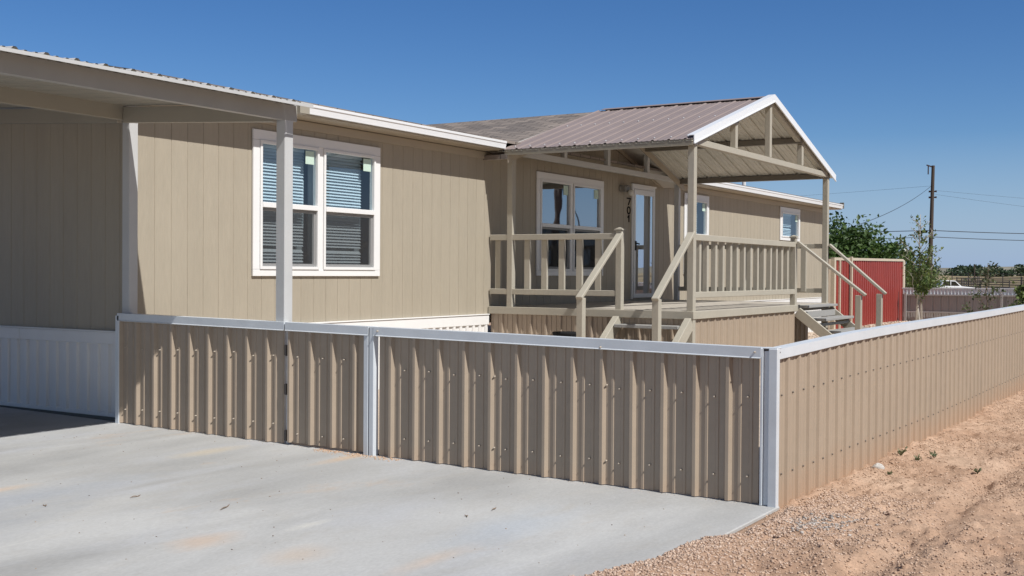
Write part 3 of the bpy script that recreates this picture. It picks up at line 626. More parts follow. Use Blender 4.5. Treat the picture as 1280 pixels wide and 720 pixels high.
# front door: storm door over the house door
d0, d1, dz0, dz1 = 10.645, 11.555, 1.03, 2.965
mb = MB(); mb.box((d0, HY - .03, dz0), (d0 + .045, HY - .002, dz1)); mb.box((d1 - .045, HY - .03, dz0), (d1, HY - .002, dz1)); mb.box((d0 + .046, HY - .031, dz1 - .055), (d1 - .046, HY - .002, dz1)); mb.box((d0 - .02, HY - .04, dz1 + .001), (d1 + .03, HY - .002, dz1 + .03))
door = build('door', mb, 'white_vinyl', house, bevel=.003)
mb = MB(); a, b = d0 + .05, d1 - .05; mb.box((a, HY - .045, dz0 + .02), (a + .055, HY - .015, dz1 - .06)); mb.box((b - .055, HY - .045, dz0 + .02), (b, HY - .015, dz1 - .06)); mb.box((a + .056, HY - .044, dz1 - .15), (b - .056, HY - .015, dz1 - .06)); mb.box((a + .056, HY - .044, dz0 + .02), (b - .056, HY - .015, dz0 + .09))
build('storm_door_frame', mb, 'white_vinyl', door, bevel=.003)
mb = MB(); mb.add([(a + .055, HY - .032, dz0 + .09), (b - .055, HY - .032, dz0 + .09), (b - .055, HY - .032, dz1 - .15), (a + .055, HY - .032, dz1 - .15)], [(0, 1, 2, 3)]); build('pane', mb, 'glass_door', door, recalc=False)
mb = MB(); mb.box((d0 + .066, HY + .03, dz0), (d1 - .066, HY + .07, dz1 - .08)); mb.box((d0 + .30, HY + .02, dz0 + .3), (d0 + .48, HY + .03, dz1 - .3)); build('door_leaf', mb, 'door_panel', door)
mb = MB(); mb.box((a + .02, HY - .058, 1.86), (a + .065, HY - .046, 2.02)); mb.tube([(a + .04, HY - .075, 1.98), (a + .12, HY - .08, 1.97)], .012, 8); mb.tube([(a + .04, HY - .05, 1.98), (a + .04, HY - .08, 1.98)], .012, 8); build('handle', mb, 'black', door)
mb = MB(); mb.lathe((10.235, HY - .005, 2.88), [(.06, 0), (.06, -.015), (.03, -.03), (.022, -.10)], 16, 'y'); mb.tube([(10.235, HY - .06, 2.88), (10.235, HY - .13, 2.93), (10.29, HY - .16, 2.91), (10.33, HY - .16, 2.85)], .014, 8)
mb.box((10.20, HY - .10, 2.83), (10.46, HY - .03, 2.925))
lamp = build('wall_lamp', mb, 'lampbrass', house, smooth=False)
mb = MB(); mb.lathe((10.34, HY - .14, 2.765), [(.015, 0), (.045, .012), (.055, .05), (.045, .09), (.03, .10)], 16); build('lamp_shade', mb, 'lampglass', lamp, smooth=True)
# house number 701, black digits one above the other
def digit(segs, cz, h=.15, wd=.09):
    mb = MB(); cx = 10.558
    for (x0, z0, x1, z1) in segs:
        mb.beam((cx + (x0 - .5) * wd, HY - .012, cz + (z0 - .5) * h), (cx + (x1 - .5) * wd, HY - .012, cz + (z1 - .5) * h), .012, .026, up=(0, -1, 0) if False else (.3, 0, 1) if abs(x1 - x0) < .05 else (0, 0, 1))
    return mb
def digit_beam(mb, p, q, t=.019):
    p = Vector((p[0], HY - .012, p[1])); q = Vector((q[0], HY - .012, q[1])); d = (q - p).normalized(); n = Vector((d.z, 0, -d.x)) * (t / 2)
    mb.prism([p - n - d * t * .45, q - n + d * t * .45, q + n + d * t * .45, p + n - d * t * .45], (0, .010, 0))
cx = 10.545
mb = MB(); digit_beam(mb, (cx - .062, 2.735), (cx + .062, 2.735)); digit_beam(mb, (cx + .058, 2.725), (cx - .012, 2.63)); build('house_number', mb, 'black', house)['label'] = 'black house number 7'
mb = MB(); n = 14; ring = [(cx + .055 * math.cos(2 * math.pi * k / n), 2.533 + .058 * math.sin(2 * math.pi * k / n)) for k in range(n)]
for k in range(n): digit_beam(mb, ring[k], ring[(k + 1) % n], .018)
build('house_number', mb, 'black', house)['label'] = 'black house number 0'
mb = MB(); digit_beam(mb, (cx + .012, 2.445), (cx + .012, 2.345), .026); digit_beam(mb, (cx - .030, 2.417), (cx + .004, 2.440), .018); build('house_number', mb, 'black', house)['label'] = 'black house number 1'

# ------------------------------------------------------------------ carport
cp = thing('carport', 'grey steel carport with sloping corrugated roof and square posts over the driveway', 'carport', (0, 4.2, .05))
def czz(y): return 2.838 + 0.058 * (y - 3.96)
for (x, y, zt) in ((0.055, 4.20, 2.72), (0.07, 6.113, 2.825), (-5.9, 4.20, 2.72), (-5.9, 6.055, 2.825), (-5.9, 9.9, 3.05)):
    mb = MB(); mb.box((x - .05, y - .05, slab_z(y) - .02), (x + .05, y + .05, zt)); build('post', mb, 'frame_gray', cp, bevel=.006)
mb = MB(); mb.box((-6.0, 4.15, 2.712), (.15, 4.21, 2.846)); build('front_beam', mb, 'beam_gray_shaded', cp, bevel=.002)
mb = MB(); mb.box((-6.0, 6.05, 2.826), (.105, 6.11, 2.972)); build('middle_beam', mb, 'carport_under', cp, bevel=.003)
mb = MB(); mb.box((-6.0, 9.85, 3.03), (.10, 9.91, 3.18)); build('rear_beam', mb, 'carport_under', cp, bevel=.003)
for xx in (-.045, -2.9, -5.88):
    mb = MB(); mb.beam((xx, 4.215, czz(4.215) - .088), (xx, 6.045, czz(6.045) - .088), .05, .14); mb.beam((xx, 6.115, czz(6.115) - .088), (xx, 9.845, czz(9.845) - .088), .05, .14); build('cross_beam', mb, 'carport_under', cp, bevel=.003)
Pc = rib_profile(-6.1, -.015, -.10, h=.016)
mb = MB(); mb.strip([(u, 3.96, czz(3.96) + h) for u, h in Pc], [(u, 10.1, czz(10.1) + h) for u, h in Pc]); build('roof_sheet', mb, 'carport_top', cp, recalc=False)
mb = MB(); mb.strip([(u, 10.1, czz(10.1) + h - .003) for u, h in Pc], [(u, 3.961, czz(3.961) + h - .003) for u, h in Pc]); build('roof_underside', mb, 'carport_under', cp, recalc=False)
mb = MB(); mb.box((-6.1, 3.955, 2.812), (.13, 3.959, 2.836)); build('drip_edge', mb, 'frame_gray', cp)
mb = MB(); mb.prism([(-.013, 3.9595, 2.838), (.13, 3.9595, 2.838), (.13, 4.215, 2.853), (-.013, 4.215, 2.853)], (0, 0, .008)); build('edge_flashing', mb, 'carport_top', cp)
for k in range(26):
    pass
mb = MB()
mb.box((.152, 4.12, 2.79), (.27, 4.20, 2.85)); build('beam_end', mb, 'carport_under', cp)

# ------------------------------------------------------------------ porch: deck, rails, stairs, roof
porch = thing('porch', 'raised wooden entry porch with gabled brown metal roof, grey railings and two stairs', 'porch', (6.2, 3.15, .05))
DX0, DX1, DY0, DY1, DZ = 6.2, 11.94, 3.15, 6.14, 1.0
mb = MB(); yb = DY0 + .012
while yb < DY1 - .02:
    mb.box((DX0 + .01, yb, DZ - .035), (DX1 - .01, min(yb + .138, DY1), DZ)); yb += .1435
build('deck_floor', mb, 'deck_board', porch, bevel=.003)
mb = MB(); mb.box((DX0 - .012, DY0 - .012, DZ - .095), (DX0 + .03, DY1 + .02, DZ + .003)); mb.box((DX0 + .032, DY0 - .013, DZ - .095), (DX1, DY0 + .02, DZ + .002)); mb.box((DX1 - .03, DY0 + .022, DZ - .095), (DX1 + .01, DY1, DZ + .001))
build('rim_board', mb, 'deck_rail', porch, bevel=.004)
Pq = rib_profile(DY0 + .02, DY1, DY0 + .06, h=.020)
mb = MB(); mb.strip([(DX0 + .03 - h, u, .03) for u, h in Pq], [(DX0 + .03 - h, u, DZ - .09) for u, h in Pq]); build('deck_skirt', mb, 'fence', porch, recalc=False)
Pq = rib_profile(DX0 + .03, 10.2, DX0 + .08, h=.020)
mb = MB(); mb.strip([(u, DY0 + .03 - h, .03) for u, h in Pq], [(u, DY0 + .03 - h, DZ - .09) for u, h in Pq]); build('deck_skirt', mb, 'fence', porch, recalc=False)
Pq = rib_profile(10.3, DX1, 10.38, h=.020)
mb = MB(); mb.strip([(u, DY0 + .35 - h, .03) for u, h in Pq], [(u, DY0 + .35 - h, .80) for u, h in Pq]); build('deck_skirt', mb, 'fence', porch, recalc=False)
def post(x0, y0, z0, z1, w_=.088, mat='deck_rail', name='post', par=None):
    mb = MB(); mb.box((x0, y0, z0), (x0 + w_, y0 + w_, z1)); return build(name, mb, mat, par or porch, bevel=.006)
EZ = 3.045     # underside of eave tubes
post(6.2, 3.15, .1, EZ + .02); post(6.2, 5.785, DZ, EZ); post(11.80, 3.15, .1, EZ + .02); post(11.80, 5.80, DZ, EZ, mat='frame_gray')
def newel(x0, y0, z0, z1):
    n = post(x0, y0, z0, z1, .085, name='newel')
    mb = MB(); mb.box((x0 - .012, y0 - .012, z1 + .001), (x0 + .097, y0 + .097, z1 + .02)); mb.add([(x0 - .006, y0 - .006, z1 + .021), (x0 + .091, y0 - .006, z1 + .021), (x0 + .091, y0 + .091, z1 + .021), (x0 - .006, y0 + .091, z1 + .021), (x0 + .0425, y0 + .0425, z1 + .045)], [(0, 1, 2, 3), (0, 1, 4), (1, 2, 4), (2, 3, 4), (3, 0, 4)])
    build('post_cap', mb, 'deck_rail', n); return n
newel(6.2, 4.14, .80, 2.02); newel(10.165, 3.15, .90, 2.03)
def railing(axis_, c, a, b, ztop, zlow, positions, outer):
    """rails on the outer side, balusters behind; axis_ 'y' runs along y at x=c, 'x' runs along x at y=c"""
    r = MB()
    for z1_, hh in ((ztop, .078), (zlow, .075)):
        if axis_ == 'y': r.box((c - .002, a, z1_ - hh), (c + .036, b, z1_))
        else: r.box((a, c - .002, z1_ - hh), (b, c + .036, z1_))
    rail = build('railing', r, 'deck_rail', porch, bevel=.005)
    first = None
    for q in positions:
        if first is None:
            mb = MB()
            if axis_ == 'y': mb.box((c + .039, q, zlow - .07), (c + .080, q + .088, ztop - .010))
            else: mb.box((q, c + .039, zlow - .07), (q + .062, c + .105, ztop - .010))
            first = build('baluster', mb, 'deck_rail', rail, bevel=.004); q0 = q
        else:
            dd = dup_part(first, (0, q - q0, 0) if axis_ == 'y' else (q - q0, 0, 0)); dd.rotation_euler = (random.uniform(-.004, .004), random.uniform(-.004, .004), 0)
    return rail
railing('y', 6.205, 4.23, 6.15, 1.985, 1.248, [6.0, 5.53, 5.265, 5.0, 4.735, 4.455], -1)
railing('x', 3.155, 6.29, 10.16, 1.962, 1.243, [6.50 + .264 * k for k in range(14)], -1)
r2 = MB(); r2.box((11.83, 3.245, 1.90), (11.866, 5.795, 1.978)); r2.box((11.83, 3.245, 1.165), (11.866, 5.795, 1.24)); rr = build('railing', r2, 'deck_rail', porch, bevel=.005)
mb = MB(); mb.box((11.785, 3.50, 1.18), (11.828, 3.588, 1.96)); fb_ = build('baluster', mb, 'deck_rail', rr, bevel=.004)
for k in range(1, 9): dup_part(fb_, (0, .262 * k, 0))
r3 = MB(); r3.box((6.21 + .09, 6.10, 1.905), (7.30, 6.136, 1.98)) if False else None

# left stairs (towards the driveway side)
def stairs_left():
    t = build('stairs', MB().box((5.98, 3.26, .785), (6.18, 4.13, .825)), 'tread', porch, bevel=.004)
    for k in (1, 2, 3):
        x1 = 6.19 - .262 * k; z = .805 - .195 * k + .02
        build('tread', MB().box((x1 - .20, 3.26, z - .04), (x1 + .06, 4.13, z)).box((x1 - .17, 3.262, z - .12), (x1 - .14, 4.128, z - .042)), 'tread', t, bevel=.004)
    for y in (3.175, 4.165):
        build('stringer', MB().beam((6.19, y + .02, .86), (5.02, y + .02, .02), .085, .16), 'deck_rail', t, bevel=.004)
    for y, xe in ((4.175, 5.215), (3.19, 5.245)):
        build('handrail_post', MB().box((xe - .07, y - .043, .02), (xe + .018, y + .043, 1.17)), 'deck_rail', t, bevel=.006)
        build('handrail', MB().beam((6.235, y - .002, 1.985), (xe - .085, y - .002, 1.165), .088, .04), 'deck_rail', t, bevel=.005)
    return t
stairs_left()
def stairs_front():
    t = build('stairs', MB().box((10.30, 2.99, .955), (11.885, 3.135, .992)).box((10.3, 3.02, .80), (11.86, 3.05, .90)), 'tread', porch, bevel=.004)
    for k in (1, 2, 3, 4):
        y1 = 3.05 - .235 * k; z = .985 - .185 * k
        build('tread', MB().box((10.29, y1 - .09, z - .04), (11.89, y1 + .17, z)).box((10.32, y1 - .02, z - .12), (11.86, y1 + .01, z - .075)), 'tread', t, bevel=.004)
    for x in (10.235, 11.87):
        build('stringer', MB().beam((x, 3.14, .90), (x, 2.02, .03), .045, .15, up=(0, 0, 1)), 'deck_rail', t, bevel=.004)
    for x, ye in ((10.215, 2.20), (11.86, 2.31)):
        build('handrail_post', MB().box((x - .043, ye - .043, .03), (x + .043, ye + .043, 1.165)), 'deck_rail', t, bevel=.006)
        build('handrail', MB().beam((x, 3.13, 1.965), (x, ye - .10, 1.165), .088, .04), 'deck_rail', t, bevel=.005)
stairs_front()

# porch roof
PR, PS, PZ = 9.02, .301, 4.012
def pz(x): return PZ - PS * abs(x - PR)
RY0, RY1 = 3.115, 5.96
Pr = rib_profile(RY0, RY1, RY0 + .10, h=.013, minor=.003); Pu = rib_profile(RY0, RY1, RY0 + .10, h=.022, minor=.007, top=.75)
for sgn, xe, nm in ((-1, 6.055, 'left'), (1, 12.06, 'right')):
    xr = PR + sgn * .01
    mb = MB(); mb.strip([(xr, u, pz(xr) + h) for u, h in Pr], [(xe, u + (0 if sgn > 0 else (u - RY0) / (RY1 - RY0) * -.10), pz(xe) + h) for u, h in Pr]); build('roof_sheet', mb, 'porch_roof', porch, recalc=False)
    mb = MB(); mb.strip([(xe, u, pz(xe) + h - .024) for u, h in Pu], [(xr, u, pz(xr) + h - .024) for u, h in Pu]); build('roof_underside', mb, 'porch_under', porch, recalc=False)
mb = MB()
for sgn in (-1, 1):
    mb.prism([(PR, RY0, PZ + .030), (PR + sgn * .11, RY0, pz(PR + .11) + .030), (PR + sgn * .11, RY0, pz(PR + .11) + .026), (PR, RY0, PZ + .026)], (0, RY1 - RY0 - .1, 0))
build('ridge_cap', mb, 'porch_roof', porch)
scr = None
for xr in (7.66, 6.22):
    for k in range(12):
        yk = RY0 + .13 + S * k; b0 = (xr, yk, pz(xr) + .004)
        if scr is None: scr = build('screw', MB().lathe(b0, [(.010, 0), (.010, .006), (.005, .012)], 6), 'vent', porch); s0 = b0
        else: dup_part(scr, (b0[0] - s0[0], b0[1] - s0[1], b0[2] - s0[2]))
# white rake trim on the front edge
for sgn, xe in ((-1, 6.08), (1, 12.10)):
    mb = MB(); y0 = RY0 - .012
    mb.prism([(PR, y0, PZ + .045), (xe, y0, pz(xe) + .045), (xe, y0, pz(xe) - .065), (PR, y0, PZ - .065)], (0, .010, 0))
    mb.prism([(PR, y0 + .0105, PZ + .045), (xe, y0 + .0105, pz(xe) + .045), (xe, y0 + .0105, pz(xe) + .038), (PR, y0 + .0105, PZ + .038)], (0, .09, 0))
    mb.prism([(PR, y0 - .008, PZ - .052), (xe, y0 - .008, pz(xe) - .052), (xe, y0 - .008, pz(xe) - .066), (PR, y0 - .008, PZ - .066)], (0, .008, 0))
    build('rake_trim', mb, 'gutter_white', porch)
# purlins front to back
for x, nm in ((6.245, 'eave'), (11.845, 'eave'), (7.66, 'mid'), (10.39, 'mid')):
    zt = pz(x) - .025
    mb = MB(); mb.box((x - .045, RY0 + .03, zt - .085), (x + .045, RY1 - .12, zt)); build('purlin', mb, 'frame_gray' if x < 7 else 'dark_steel', porch, bevel=.004)
mb = MB(); mb.box((6.06, RY0 + .01, pz(6.06) - .075), (6.072, RY1 - .13, pz(6.06) - .004)); build('fascia', mb, paint('taupe_fascia', (.27, .245, .19), .5, .06, 2), porch)
def truss(y, mat, ptop, kp):
    t_ = .075
    mb = MB(); mb.box((6.29, y - .04, 3.07), (11.80, y + .04, 3.15)); tb = build('tie_beam', mb, mat, porch, bevel=.004)
    for sgn, xe in ((-1, 6.25), (1, 11.85)):
        zo = -.010 - .05 - ptop
        mb = MB(); mb.beam((PR, y, PZ + zo), (xe, y, pz(xe) + zo), .078, .08); build('rafter', mb, mat, porch)
    for x in kp:
        mb = MB(); mb.box((x - .042, y - .039, 3.151), (x + .042, y + .039, pz(x) - .10 - ptop)); build('king_post', mb, mat, porch, bevel=.004)
truss(3.19, 'deck_rail', .0, (7.64, 9.0, 10.47))
truss(5.83, 'frame_gray', .0, (7.69, 9.08, 10.53))

# ------------------------------------------------------------------ fences
def screw_at(x, y, z, axis_, mat='screw'):
    mb = MB(); mb.lathe((x, y, z), [(.0068, 0), (.0068, -.003), (.005, -.006 if axis_ == 'y' else -.010), (.0045, -.008 if axis_ == 'y' else -.019)], 6, axis_); return mb
def screws(parent, pts, axis_, mat):
    first = None
    for (x, y, z) in pts:
        if first is None: first = build('screw', screw_at(x, y, z, axis_, mat), mat, parent); p0 = (x, y, z)
        else: dup_part(first, (x - p0[0], y - p0[1], z - p0[2]))
def ztop_f(y): return 1.006 + .0112 * y
def front_panel(parent, y0, y1, phase, xo=0.0, zb=lambda y: slab_z(y) + .006, zt=None):
    Pp = rib_profile(y0, y1, phase, h=.029); zt = zt or (lambda y: ztop_f(y) - .02)
    mb = MB(); mb.strip([(xo - h, u, zb(u)) for u, h in Pp], [(xo - h, u, zt(u)) for u, h in Pp]); return build('panel', mb, 'fence', parent, recalc=False)
def cap_y(parent, y0, y1, xo=0.0, name='top_flashing'):
    mb = MB()
    def q(y, x, dz): return (xo + x, y, ztop_f(y) + dz)
    prof = [(-.030, -.066), (-.036, -.062), (-.036, 0.0), (.055, 0.0), (.055, -.05)]
    mb.strip([q(y0, x, z) for x, z in prof], [q(y1, x, z) for x, z in prof])
    for yy in (y0, y1): mb.add([q(yy, x, z) for x, z in prof[1:]] , [(0, 1, 2, 3)])
    # rolled lower lip
    mb.strip([q(y0, -.036, -.062), q(y0, -.041, -.067), q(y0, -.030, -.072)], [q(y1, -.036, -.062), q(y1, -.041, -.067), q(y1, -.030, -.072)])
    return build(name, mb, 'galv', parent, recalc=False)
ff = thing('metal_fence', 'longest beige ribbed fence panel along the concrete, between gate and white corner post', 'fence', (0, 1.6, .02))
for k, (a, b) in enumerate(((.075, 1.2), (1.2, 2.114), (2.114, 3.15))):
    front_panel(ff, a, b, .285, xo=.0 + .0004 * k)
cap_y(ff, .06, 3.185)
pts = []
for k in range(13):
    yc = .275 + S * k + .107 - S
    if .06 < yc < 3.14: pts += [(-.003, yc, .680 + .0112 * yc + random.uniform(-.01, .01)), (-.003, yc, .165 + .0112 * yc + random.uniform(-.02, .01))]
for yc in (1.21, 2.125):
    pts += [(-.003, yc - .045, .69 + .0112 * yc), (-.003, yc - .045, .17 + .0112 * yc)]
pts += [(-.036, 1.20, ztop_f(1.2) - .055), (-.036, .10, ztop_f(.1) - .03), (-.036, 3.14, ztop_f(3.1) - .03)]
screws(ff, pts, 'x', 'screw')
# white post by the gate
mb = MB(); mb.box((-.034, 3.182, .005), (.03, 3.228, ztop_f(3.2) + .002)); build('post_trim', mb, 'galv', ff, bevel=.004)
# corner post
mb = MB(); mb.box((-.030, .048, .002), (-.004, .064, ztop_f(0) - .004)); mb.box((-.012, .012, .002), (.01, .047, ztop_f(0) - .02)); build('corner_trim', mb, 'galv', ff, bevel=.002)
mb = MB(); mb.box((-.030, -.047, -.01), (.02, .011, ztop_f(0) - .004)); mb.box((-.026, -.047, ztop_f(0) - .006), (.05, .055, ztop_f(0) + .003)); build('corner_post', mb, 'galv', ff, bevel=.004)

fl = thing('metal_fence', 'short beige ribbed fence panel between the house corner and gate, partly in carport shade', 'fence', (0, 5.1, .06))
front_panel(fl, 4.14, 5.1, 4.318 - .0015); front_panel(fl, 5.1, 6.155, 4.318 - .0015, xo=.0005)
cap_y(fl, 4.118, 6.16)
mb = MB(); mb.box((-.036, 6.135, .05), (.04, 6.185, ztop_f(6.16) - .02)); build('post_trim', mb, 'galv', fl, bevel=.004)
pts = []
for k in range(9):
    yc = 4.275 + S * .0 + .2275 * k - .02
    if yc < 6.1: pts += [(-.003, yc, .77 + random.uniform(-.012, .012)), (-.003, yc, .205 + random.uniform(-.012, .012))]
screws(fl, pts, 'x', 'screw')
gt = thing('fence_gate', 'beige ribbed metal gate hinged at the carport post, white trim on its latch side', 'gate', (0, 4.09, .06))
front_panel(gt, 3.262, 4.098, 4.078 - .006, zb=lambda y: slab_z(y) + .022)
cap_y(gt, 3.236, 4.104, xo=-.001)
mb = MB(); mb.box((-.034, 3.236, .035), (.02, 3.283, ztop_f(3.25) - .004)); build('gate_trim', mb, 'galv', gt, bevel=.004)
mb = MB(); mb.box((.0, 4.104, .05), (.02, 4.117, ztop_f(4.1) - .02)); build('hinge_strip', mb, 'galv', gt)
for z in (.82, .50, .12):
    build('hinge', MB().tube([(-.014, 4.110, z - .045), (-.014, 4.110, z + .045)], .011, 8).box((-.010, 4.085, z - .04), (-.004, 4.135, z + .04)), 'pipe_dark', gt)
screws(gt, [(-.003, y, z) for y in (3.99, 3.72, 3.50) for z in (.77, .14)], 'x', 'screw')

# side fence along the dirt
sf = thing('metal_fence', 'long beige ribbed metal fence running back along the reddish dirt', 'fence', (0.05, 0, 0))
def ztop_s(x): return float(np.interp(x, [0, .155, .92, 1.73, 2.7, 4.15, 6, 8, 10.7, 15, 30], [.995, .999, 1.013, 1.029, 1.037, 1.043, 1.043, 1.046, 1.055, 1.06, 1.06]))
def zbot_s(x): return float(np.interp(x, FX, FZ)) - .06
x0 = .03; k = 0
while x0 < 29.4:
    x1 = min(x0 + .9144, 29.45)
    Pp = rib_profile(x0, x1, .06, h=.018, minor=.0045, mw=.028, top=.62)
    jit = random.uniform(-.0008, .0008)
    mb = MB(); mb.strip([(u, -.001 - h + jit, zbot_s(u)) for u, h in Pp], [(u, -.001 - h + jit, ztop_s(u) - .03) for u, h in Pp]); build('panel', mb, 'fence_side', sf, recalc=False)
    x0 = x1; k += 1
xs_ = [0.03, .155, .5, .92, 1.3, 1.73, 2.2, 2.7, 3.4, 4.15, 5, 6, 8, 10.7, 15, 22, 29.45]
prof = [(-.024, -.070), (-.028, -.066), (-.028, 0), (.06, 0), (.06, -.05)]
mb = MB()
for a, b in zip(xs_, xs_[1:]): mb.strip([(a, y, ztop_s(a) + z) for y, z in prof], [(b, y, ztop_s(b) + z) for y, z in prof])
build('top_flashing', mb, 'galv', sf, recalc=False)
pts = [(.065, -.026, .975)]
for k in range(49): pts += [(.183 + S * k, -.003, .70 * (ztop_s(.18 + S * k) - zbot_s(.18 + S * k) - .06) + zbot_s(.18 + S * k) + .058), (.19 + S * k, -.003, .20 * (ztop_s(.18 + S * k) - zbot_s(.18 + S * k)) + zbot_s(.18 + S * k) + .045)]
screws(sf, pts, 'y', 'screw_dark')

# back fence (seen from its rail side)
bf = thing('metal_fence', 'low grey metal fence across the back of the yard, rails and posts towards the house', 'fence', (29.5, 3, 0))
Pp = rib_profile(-4.0, 6.05, .1, h=.018)
mb = MB(); mb.strip([(29.5 + h, u, -.1) for u, h in Pp], [(29.5 + h, u, 1.05 - .008 * (u - 6)) for u, h in Pp]); build('panel', mb, 'back_panel', bf, recalc=False)
Pb = rib_profile(-4.0, 6.03, .1, period=.1, h=.02, minor=0, mw=.022)
mb = MB(); mb.strip([(29.475 - h, u, .885 - .005 * (u - 6)) for u, h in Pb], [(29.475 - h, u, 1.05 - .008 * (u - 6)) for u, h in Pb]); build('ribbed_band', mb, 'galv', bf, recalc=False)
mb = MB(); mb.beam((29.44, -4, 1.065 + .08), (29.48, 6.05, 1.065), .06, .03); build('top_flashing', mb, 'galv', bf)
for z in (.86, .335):
    mb = MB(); mb.beam((29.44, -4, z + .05), (29.44, 6.0, z), .06, .045); build('rail', mb, 'back_panel', bf, bevel=.004)
for y in (5.93, 3.17, .4, -2.4):
    mb = MB(); mb.box((29.37, y - .035, -.1), (29.41, y + .035, .94)); build('post', mb, 'back_panel', bf, bevel=.004)

# red privacy fence
rf = thing('privacy_fence', 'brick red corrugated privacy fence with cream edge trim beyond the mobile home', 'fence', (26, 6.2, .05))
Pp = rib_profile(22.75, 30.0, 22.9, h=.04, mw=.07, minor=0, top=.75)
mb = MB(); mb.strip([(u, 6.2 - h, -.05) for u, h in Pp], [(u, 6.2 - h, 1.84 + .007 * (u - 22.7)) for u, h in Pp]); build('panel', mb, 'red', rf, recalc=False)
mb = MB(); mb.beam((22.55, 6.19, 1.875), (30.2, 6.19, 1.93), .10, .07); build('top_trim', mb, 'cream', rf)
for x, w_ in ((22.60, .14), (30.10, .22)):
    mb = MB(); mb.box((x - w_ / 2, 6.13, -.05), (x + w_ / 2, 6.25, 1.84 + .007 * (x - 22.7))); build('end_trim', mb, 'cream', rf, bevel=.004)
mb = MB(); mb.box((23.98, 6.08, -.05), (24.07, 6.14, 1.95)); build('post', mb, 'cream', rf, bevel=.004)
mb = MB(); mb.box((22.95, 6.10, -.05), (23.02, 6.15, 1.84)); build('post', mb, 'cream', rf, bevel=.004)
tf = thing('privacy_fence', 'narrow tan privacy fence panel beside the left edge of the red fence', 'fence', (22.2, 6.2, .05))
Pp = rib_profile(21.87, 22.52, 21.9, h=.02)
mb = MB(); mb.strip([(u, 6.23 - h, -.05) for u, h in Pp], [(u, 6.23 - h, 1.87) for u, h in Pp]); build('panel', mb, 'fence', tf, recalc=False)

# ------------------------------------------------------------------ vegetation
def leaves(mb, tone, pts, size, jitter=.4, nrm_up=0.3, tone_fn=None):
    for p in pts:
        s_ = size * random.uniform(1 - jitter, 1 + jitter)
        n = Vector((random.gauss(0, 1), random.gauss(0, 1), random.gauss(nrm_up, 1))).normalized()
        a = n.orthogonal().normalized(); a.rotate(Matrix.Rotation(random.uniform(0, 6.28), 3, n)); b = n.cross(a)
        p = Vector(p); tip = p + a * s_; 
        mb.add([p - a * s_ * .6, p + b * s_ * .42 + n * s_ * .08, tip, p - b * s_ * .42 + n * s_ * .08], [(0, 1, 2), (0, 2, 3)])
        tv = random.random() if tone_fn is None else tone_fn(p); tone += [tv, tv]
def limb(mb, p, q, r0, r1, seg=5, wob=.06):
    p = Vector(p); q = Vector(q); L_ = (q - p).length; pts = []
    for k in range(seg + 1):
        t = k / seg; o = Vector((random.gauss(0, 1), random.gauss(0, 1), random.gauss(0, .4))) * (wob * L_ * math.sin(math.pi * t) * .6); pts.append(p.lerp(q, t) + o)
    mb.tube(pts, [r0 + (r1 - r0) * k / seg for k in range(seg + 1)], 7); return pts

# big dense tree behind the red fence
def big_tree(base, H, W, label):
    t = thing('broadleaf_tree', label, 'tree', base)
    b = Vector(base); tk = MB(); limb(tk, b, b + Vector((.2, .1, H * .35)), .22, .15)
    cl = []
    for k in range(46):
        a = random.uniform(0, 6.28); el = random.uniform(-.15, 1); r = random.uniform(.55, 1.0)
        hz = math.sqrt(max(0, 1 - el * el)) if el > 0 else 1
        c = b + Vector((math.cos(a) * W * .5 * hz * r, math.sin(a) * W * .5 * hz * r, H * (.42 + .50 * el * r)))
        cl.append((c, random.uniform(.45, .95)))
        if k % 2 == 0: limb(tk, b + Vector((.2, .1, H * .33)), c, .07, .015, 5, .05)
    for k in range(34):
        a = random.uniform(0, 6.28); cl.append((b + Vector((math.cos(a) * W * .46 * random.random(), math.sin(a) * W * .46 * random.random(), H * random.uniform(.25, .62))), random.uniform(.7, 1.1)))
    build('trunk', tk, 'bark', t, smooth=True)
    mb = MB(); tn = []
    for c, r in cl:
        base_t = random.uniform(.15, .85); n = int(230 * r)
        P_ = []
        for _ in range(n):
            d = Vector((random.gauss(0, 1), random.gauss(0, 1), random.gauss(0, .8))).normalized() * r * (random.random() ** .45); P_.append(c + d)
        leaves(mb, tn, P_, .125, .5, .5, lambda p: min(1, max(0, base_t + random.gauss(0, .22))))
    # sprigs poking past the crown
    for k in range(40):
        c, r = random.choice(cl); d = Vector((random.gauss(0, 1), random.gauss(0, 1), random.gauss(.6, .8))).normalized()
        for s2 in np.linspace(r * .7, r * 1.35, 9): leaves(mb, tn, [c + d * s2 + Vector((random.gauss(0, .05), random.gauss(0, .05), random.gauss(0, .05)))], .09, .4)
    build('crown', mb, 'leaf_dark', t, recalc=False, tone=tn)
big_tree((43.3, 12.2, -.1), 4.3, 6.0, 'dense dark green tree rising behind the red fence')
